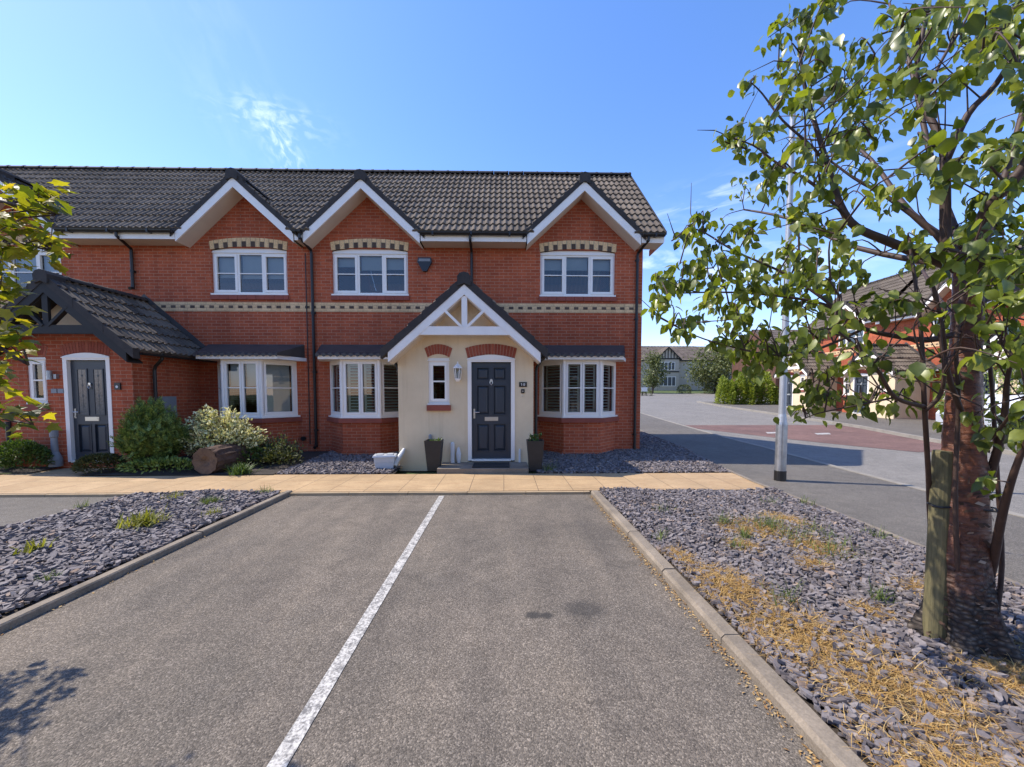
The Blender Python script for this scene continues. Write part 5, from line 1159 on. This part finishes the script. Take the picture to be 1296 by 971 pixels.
# stake with its tie
sk = empty('tree_stake', (2.655, 2.305, .03), 'round weathered wooden stake standing beside the red barked tree', 'tree stake')
b = MB(); b.tube([(2.655, 2.305, -.05), (2.652, 2.305, .4), (2.645, 2.305, .9), (2.638, 2.305, 1.20), (2.638, 2.305, 1.212)], [.060, .057, .052, .047, .043], 18); b.build('post', 'stake', sk)
b = MB(); zt = .88
b.tube([(2.645+.056*math.cos(t), 2.305+.056*math.sin(t), zt+.004*math.sin(3*t)) for t in lerp_list(0, 2*math.pi, 17)], .006, 6, False); b.tube([(2.70, 2.26, zt), (2.78, 2.13, zt+.01), (2.87, 2.22, zt+.005), (2.86, 2.36, zt), (2.74, 2.42, zt), (2.68, 2.35, zt)], .006, 6)
b.build('tie', 'black', sk); done()

# ------------------------------------------------------------------ maple on the left, mostly outside the frame
mt = empty('maple_tree', (-3.9, 1.4, 0), 'tree with yellow green lobed leaves reaching in at the left edge', 'tree')
b = MB(); tp = smooth([(-3.9, 1.4, 0), (-3.88, 1.42, .8), (-3.8, 1.4, 1.6), (-3.7, 1.42, 2.6), (-3.6, 1.45, 3.6)], 4); b.tube(tp, lerp_list(.11, .03, len(tp)), 12); 
MB_tips = []; mrng = np.random.default_rng(31); tips2 = []
inf = [(12, 248), (40, 256), (62, 262), (30, 272), (8, 280), (52, 246), (70, 268), (4, 262), (22, 300), (45, 305), (60, 320), (35, 322), (10, 318), (66, 308), (18, 338), (0, 300), (3, 352), (10, 408), (22, 420), (30, 440), (6, 432), (14, 450), (34, 458), (2, 466), (12, 522), (34, 530), (22, 540), (4, 534), (40, 524), (2, 376), (14, 392), (-20, 260), (-20, 320), (-20, 420), (-20, 530), (-30, 350), (-30, 470)]
brs = []
for (v0, u1, v1, ys_) in ((240, 72, 272, 1.35), (290, 68, 318, 1.45), (400, 36, 462, 1.3), (520, 42, 538, 1.35)):
    e = at(u1, v1, ys_); m0 = at(-120, v0-6, ys_+.05); s0 = min(tp, key=lambda q: abs(q.z-(m0.z-.25))); P = smooth([s0, s0.lerp(m0, .5)+Vector((0, 0, .10)), m0, e], 5); brs.append(P); b.tube(P, lerp_list(.022, .003, len(P)), 6)
tips2 = [at(u-5+mrng.normal(0, 5), v-6+mrng.normal(0, 6), mrng.uniform(1.2, 1.5)) for u, v in inf for _ in range(2) if mrng.uniform() < .72]
def shade_ok(q):   # keep the bay free of shade the photo does not show
    X, Y_ = q.x+.745*q.z, q.y-.19*q.z
    return Y_ < 1.55 or X < -1.30*Y_-.05 or ((X+2.62)/.42)**2+((Y_-1.93)/.36)**2 < 1
for i in range(60):
    a = mrng.uniform(0, 2*np.pi); z = mrng.uniform(1.2, 3.7); s0 = tp[int(min(len(tp)-1, z/3.6*len(tp)))]; d = Vector((math.cos(a), math.sin(a), .5))*mrng.uniform(.7, 1.6); e = s0+d
    if e.x > -1.42*e.y-.25: e.x = -1.42*max(e.y, -.5)-.35-mrng.uniform(0, .4)
    if e.y < -1 or not all(shade_ok(s0.lerp(e, t_)) for t_ in (.6, .8, 1)): continue
    P = smooth([s0, s0.lerp(e, .5)+Vector((0, 0, .08)), e], 4); brs.append(P); b.tube(P, lerp_list(.016, .003, len(P)), 5)
    for k in range(12):
        q = P[mrng.integers(3, len(P))]+Vector(mrng.normal(0, .16, 3))
        if q.x < -1.40*q.y-.22 and shade_ok(q): tips2.append(q)
for i in range(70):   # the part of the crown whose shade reaches the corner of the bay
    a, q = mrng.uniform(0, 2*np.pi), math.sqrt(mrng.uniform(0, 1)); z = mrng.uniform(1.1, 2.3); X_, Y_ = -2.62+.40*q*math.cos(a), 1.90+.34*q*math.sin(a)
    p = Vector((X_-.745*z, Y_+.19*z, z))
    if p.x < -1.36*p.y-.12: tips2.append(p)
wood = b.build('trunk', 'twig', mt, smooth=True)
bp = [q for P in brs for q in P[2:]]; P2, D2, S2 = [], [], []; b = MB()
for p in tips2:
    s0 = min(bp, key=lambda q: (q-p).length_squared); b.tube([s0, s0.lerp(p, .6)+Vector((0, 0, .02)), p], [.003, .002, .0012], 4, False)
    for k in range(9):
        P2.append(p+Vector(mrng.normal(0, .03, 3))); a = mrng.uniform(0, 2*np.pi); D2.append(Vector((math.cos(a)+.35, math.sin(a), mrng.uniform(-.9, .1)))); S2.append(mrng.uniform(.030, .054))
b.build('twigs', 'twig', mt)['kind'] = 'stuff'; keep = [i for i, p in enumerate(P2) if p.y < .25 or not (proj(p)[0] > -40 and (proj(p)[1] < 232 or proj(p)[0] > 80 or (360 < proj(p)[1] < 500 and proj(p)[0] > 34)))]; P2 = [P2[i] for i in keep]; D2 = [D2[i] for i in keep]; S2 = [S2[i] for i in keep]
leaf_obj('crown', tmpl_maple(), P2, D2, mrng.uniform(-.9, .9, len(P2)), S2, 'maple', mt); done()

# ------------------------------------------------------------------ across the road: two more houses of the same kind
def far_house(y_mid, g_, label, src=None):
    if src is None:
        c = house('brick_house', -2.76, 2.74, [.75], [(-.2, 1.65)], [1.55], dict(x0=-2.70, x1=-.10, xc=-1.40, mat='render', door=(-2.40, -1.60), dz0=.20, dz1=2.21, win=(-.95, -.52), wz0=1.36, wz1=2.235, timber='white_wood', style='six'), label); done()
    else: c = copy_tree(src)
    c.rotation_euler = (0, 0, R(-90)); c.location = (21.4, y_mid, g_); c['label'] = label; c['group'] = 'brick terraced houses across the road'; return c
fh = far_house(24.9, .50, 'brick house with cream porch across the road, the one nearest the bright hedge')
far_house(19.35, .32, 'brick house with cream porch across the road, seen just left of the tree trunk', fh)
far_house(13.8, .18, 'brick house across the road behind the tree trunk and the garden tree', fh)
def leafy_tree(name, x, y, h, r_, mat, n, size, label, seed, group=None, trunk_h=.3):
    z = gz(y)-.05; root = empty(name, (x, y, z), label, 'tree', group); b = MB(); r2 = np.random.default_rng(seed); b.tube([(x, y, z), (x+.05, y, z+h*.4), (x, y, z+h*.85)], [r_*.06, r_*.045, .02], 8); P, D = [], []
    for i in range(26):
        a = r2.uniform(0, 2*np.pi); t = r2.uniform(trunk_h, .95); rr = r_*(1-((t-.5)/.62)**2)*r2.uniform(.5, 1.0); e = Vector((x+math.cos(a)*rr, y+math.sin(a)*rr, z+h*t+r2.uniform(0, .1)*h)); s0 = Vector((x, y, z+h*max(.15, t-.2))); b.tube([s0, s0.lerp(e, .5)+Vector((0, 0, .1)), e], [.03, .02, .006], 5, False)
        k = n//26; t2 = r2.uniform(.35, 1.05, k); base = np.array(s0)+(np.array(e)-np.array(s0))*t2[:, None]; P.append(base+r2.normal(0, r_*.17, (k, 3))); D.append(r2.normal(0, 1, (k, 3))+np.array([0, 0, -.3]))
    P = np.concatenate(P); D = np.concatenate(D); b.build('trunk', 'twig', root); leaf_obj('crown', tmpl_quad(), P, D, r2.uniform(-1, 1, len(P)), r2.uniform(size*.6, size*1.3, len(P)), mat, root); done(); return root
leafy_tree('street_tree', 23.5, 62, 6.4, 2.4, 'far_leaf', 2600, .32, 'slim tree standing left of the half timbered gable down the road', 41)
leafy_tree('street_tree', 33.0, 61, 6.9, 4.3, 'far_leaf', 6500, .34, 'wide rounded tree in front of the far grey roofed terrace', 42, trunk_h=.12)
def hedge(name, x0, x1, y, dep, h, n, size, mat, label, seed, cat='hedge'):
    r2 = np.random.default_rng(seed); u = r2.uniform(0, 1, n); a = r2.uniform(-.15, math.pi+.15, n); rr = r2.uniform(.72, 1.08, n) + .20*np.sin(u*17+seed) + .13*np.sin(u*41+a*3+seed); x = x0+(x1-x0)*u; endf = np.clip(np.minimum(u, 1-u)*9, .0, 1)**.5
    P = np.stack([x, y+np.cos(a)*rr*dep*endf, gz(y)+np.clip(np.sin(a), -.1, 1)*rr*h*(.35+.65*endf)], 1)
    D = np.stack([r2.normal(0, .7, n), np.cos(a)+r2.normal(0, .6, n), np.sin(a)+r2.normal(.3, .6, n)], 1)
    return tag(leaf_obj(name, tmpl_simple(), P, D, r2.uniform(-1, 1, n), r2.uniform(size*.6, size*1.3, n), mat), label, cat)
hedge('hedge', 17.9, 22.7, 32.6, 1.1, 1.95, 15000, .19, 'hedge', 'bright yellow green hedge at the bend beyond the far pavement', 51)
hedge('hedge', 31.0, 37.5, 60.5, .8, 1.5, 2500, .22, 'far_leaf', 'low dark hedge in front of the far terrace under the rounded tree', 52)
blob((28.3, 61.5, gz(61.5)+.6), (1.0, .8, .75), 900, .2, 'far_leaf', 'bush', 'small clipped bush on the grass before the half timbered house', 'bush', seed=53, shell=.7)
blob((38.5, 55, gz(55)+1.0), (1.6, 1.2, 1.5), 1500, .22, 'pale_leaf', 'bush', 'loose pale bush by the grey garage down the road', 'bush', seed=54)
blob((19.2, 15.5, 1.35), (1.0, 1.3, 1.35), 2600, .13, 'conifer', 'bush', 'tall dark bush across the road right of the tree trunk', 'bush', seed=55)
hedge('hedge', 14.6, 19.6, 11.8, .5, .5, 2500, .08, 'box', 'knee high clipped hedge along the far pavement right of the tree trunk', 56)
leafy_tree('garden_tree', 20.3, 13.2, 4.8, 2.0, 'box', 3200, .16, 'green garden tree across the road at the right edge', 57)
# parked car at the right, mostly hidden
def car(x, y, z, rot, label):
    root = empty('parked_car', (0, 0, 0), label, 'car'); L_, W_ = 4.1, 1.72
    prof = [(-2.0, .35), (-2.05, .75), (-1.75, .92), (-1.0, .98), (-.45, 1.38), (.75, 1.44), (1.5, 1.10), (1.98, 1.0), (2.05, .6), (2.0, .35)]
    b = MB(); b.prism(prof, lambda a, c, t: (a, t, c), -W_/2, W_/2); body = b.build('body', pm('white_car_paint', (.62, .63, .64), .25, .03, 2), root, bevel=.08)
    g_ = MB()
    for s_ in (-1, 1): g_.prism([(-.92, 1.0), (-.44, 1.33), (.70, 1.38), (1.35, 1.08), (1.2, 1.0)], lambda a, c, t: (a, t, c), s_*(W_/2+.002)-.002, s_*(W_/2+.002)+.002)
    g_.build('window', 'leaded', body)
    for ax_ in (-1.3, 1.3):
        for s_ in (-1, 1):
            w_ = MB(); w_.tube([(ax_, s_*.72, .32), (ax_, s_*.90, .32)], .32, 18); wh = w_.build('wheel', 'black', root); r_ = MB(); r_.tube([(ax_, s_*.90, .32), (ax_, s_*.91, .32)], .2, 14); r_.build('rim', 'chrome', wh)
    for s_ in (-1, 1):
        h_ = MB(); h_.box(-2.06, -2.0, s_*.62-.15, s_*.62+.15, .68, .80); h_.build('headlight', 'tub', root)
    done(); root.location = (x, y, z); root.rotation_euler = (0, 0, rot); return root
car(17.9, 13.9, gz(13.9)+.05, R(20), 'white parked car across the road glimpsed right of the tree trunk')

for x_, lab in ((-6.6, 'brick house opposite, behind the camera, mirrored in the left upper windows'), (4.6, 'brick house opposite, behind the camera, mirrored in the right upper windows')):
    c = copy_tree(MAIN); c.rotation_euler = (0, 0, math.pi); c.location = (x_, -13.5, 0); c['label'] = lab; c['group'] = 'brick houses opposite'
strip('access_road', C_(-40), C_(6.2), -13.2, -4.01, -.01, 'asphalt_walk', nx=2)
# ------------------------------------------------------------------ far terrace down the road
def simple_house(name, x0, x1, y, z, eave, ridge, depth, wall, roof, label, gable=None, wins=(), garage=None, timber=False, bay=None):
    root = empty(name, ((x0+x1)/2, y, z), label, 'house'); b = MB(); yr = y+depth/2
    b.face([(x0, y, z-.3), (x1, y, z-.3), (x1, y, z+eave), (x0, y, z+eave)]); b.face([(x1, y+depth, z-.3), (x0, y+depth, z-.3), (x0, y+depth, z+eave), (x1, y+depth, z+eave)])
    b.face([(x0, y+depth, z-.3), (x0, y, z-.3), (x0, y, z+eave), (x0, yr, z+ridge), (x0, y+depth, z+eave)]); b.face([(x1, y, z-.3), (x1, y+depth, z-.3), (x1, y+depth, z+eave), (x1, yr, z+ridge), (x1, y, z+eave)])
    b.build('wall', wall, root)
    t = MB(); tn = (ridge-eave)/(depth/2); L_ = depth/2*math.sqrt(1+tn*tn)+.4
    tile_slope(t, (x0-.1, y-.3, z+eave-.3*tn+.05), (1, 0, 0), (0, 1, tn), x1-x0+.2, L_, per=.3, gauge=.5); tile_slope(t, (x1+.1, y+depth+.3, z+eave-.3*tn+.05), (-1, 0, 0), (0, -1, tn), x1-x0+.2, L_, per=.6, gauge=1.)
    t.build('roof', roof, root)
    f = MB(); f.box(x0-.1, x1+.1, y-.34, y-.30, z+eave-.3*tn-.12, z+eave-.3*tn+.04); f.build('fascia', 'blackwood', root)
    for (a, c, d, e) in wins:
        w_ = MB(); pane_frame(w_, (0, y-.03, z), (1, 0, 0), (0, 1, 0), a, c, d, e, .08, .05, (), [a+(c-a)*k/3 for k in (1, 2)] if c-a > 1.2 else [(a+c)/2], .07); wo = w_.build('window', 'white', root); q = MB(); q.box(a+.04, c-.04, y-.012, y-.004, z+d+.04, z+e-.04); q.build('pane', 'leaded', wo)
    if gable:
        xc, hf, yo, top = gable; tan = (top-eave)/hf; b = MB()
        b.face([(xc-hf+.2, y-yo, z-.3), (xc+hf-.2, y-yo, z-.3), (xc+hf-.2, y-yo, z+eave+.2*tan-.05), (xc, y-yo, z+top-.05), (xc-hf+.2, y-yo, z+eave+.2*tan-.05)])
        for s_ in (-1, 1): b.face([(xc+s_*(hf-.2), y-yo, z-.3), (xc+s_*(hf-.2), y, z-.3), (xc+s_*(hf-.2), y, z+eave), (xc+s_*(hf-.2), y-yo, z+eave)][::s_])
        go = b.build('gable', 'render_white', root); t = MB(); sl = math.sqrt(1+tan*tan)
        for s_ in (-1, 1): tile_slope(t, (xc+s_*(hf+.15), y-yo-.3, z+top-(hf+.15)*tan), (0, 1, 0), (-s_, 0, tan), yo+depth/2*.9, (hf+.15)*sl, per=.3, gauge=.5)
        t.build('gable_roof', roof, go); k = MB(); rake(k, xc, z+top-.02, hf+.15, tan, .22, y-yo-.36, y-yo-.30)
        if timber:
            yy = y-yo
            for i in range(-3, 4):
                xx = xc+i*hf/4.2; k.box(xx-.07, xx+.07, yy-.05, yy-.003, z+eave+.05, z+top-abs(i)*hf/4.2*tan-.15)
            k.box(xc-hf+.2, xc+hf-.2, yy-.06, yy-.004, z+eave-.10, z+eave+.12); k.box(xc-hf+.2, xc+hf-.2, yy-.06, yy-.004, z+eave-2.35, z+eave-2.15)
        k.build('timber_framing', 'blackwood', go)
        for (zz0, zz1, ww) in ((eave-1.95, eave-.55, 1.25), (.5, 2.2, 1.45)):
            w_ = MB(); pane_frame(w_, (0, y-yo-.06, z), (1, 0, 0), (0, 1, 0), xc-ww, xc+ww, zz0, zz1, .10, .05, (), [xc-ww/2, xc, xc+ww/2], .10); wo = w_.build('window', 'white', go); q = MB(); q.box(xc-ww+.05, xc+ww-.05, y-yo-.03, y-yo-.008, z+zz0+.05, z+zz1-.05); q.build('pane', 'leaded', wo)
    if garage:
        a, c, h = garage; q = MB(); q.box(a, c, y-.06, y-.004, z, z+h); 
        for i in range(1, 8): q.box(a+.05, c-.05, y-.075, y-.06, z+h*i/8-.02, z+h*i/8+.02)
        q.build('garage_door', 'garage', root)
    done(); return root
simple_house('timbered_house', 22.5, 35.6, 70, 2.45, 5.3, 8.0, 8, 'render_white', 'tile_brown', 'far house down the road with black and white half timbered gable', gable=(28.8, 2.2, .9, 7.4), wins=[(33.0, 34.2, 3.2, 4.7)], timber=True)
simple_house('terraced_house', 35.7, 46.5, 70.4, 2.45, 5.3, 8.0, 8, 'render_white', 'tile_brown', 'far grey walled house down the road with a blue grey garage door', wins=[(36.2, 38.0, 3.3, 4.8), (39.6, 41.6, 3.3, 4.9), (43.6, 45.4, 3.3, 4.8)], garage=(39.2, 42.4, 2.4))
simple_house('shade_brown_brick_house', 32.0, 41.0, 46, 1.15, 5.0, 8.6, 9, 'shade_brown_brick', 'tile_brown', 'brick house coloured dark to look shaded, with a grey roof behind the bright hedge', gable=(35.4, 3.0, 1.2, 7.6), wins=[(39.0, 39.6, 3.2, 4.6)])
b = MB(); fz = gz(60)
for i in range(4):
    b.box(37.2+i*.9, 38.06+i*.9, 59.6, 59.66, fz+.1, fz+1.35)
b.box(37.1, 40.9, 59.58, 59.68, fz+1.35, fz+1.45); tag(b.build('fence', 'lattice'), 'pale panel fence in front of the far terrace under the trees', 'fence')
b = MB(); sz = gz(52); sg = empty('street_sign', (18.6, 52, sz), 'small white sign on short posts down the road, just right of the end house wall', 'sign')
b.box(18.2, 19.0, 51.97, 52.0, sz+.55, sz+1.1); b.build('sign_board', 'white_plastic', sg); b = MB(); b.box(18.3, 18.4, 52.003, 52.06, sz-.1, sz+1.2); b.box(18.8, 18.9, 52.003, 52.06, sz-.1, sz+1.2); b.build('post', 'blackwood', sg); done()
hedge('hedge', 17.6, 20.0, 53, .7, .75, 700, .16, 'moss', 'low dark reddish hedge under the small white sign', 58)
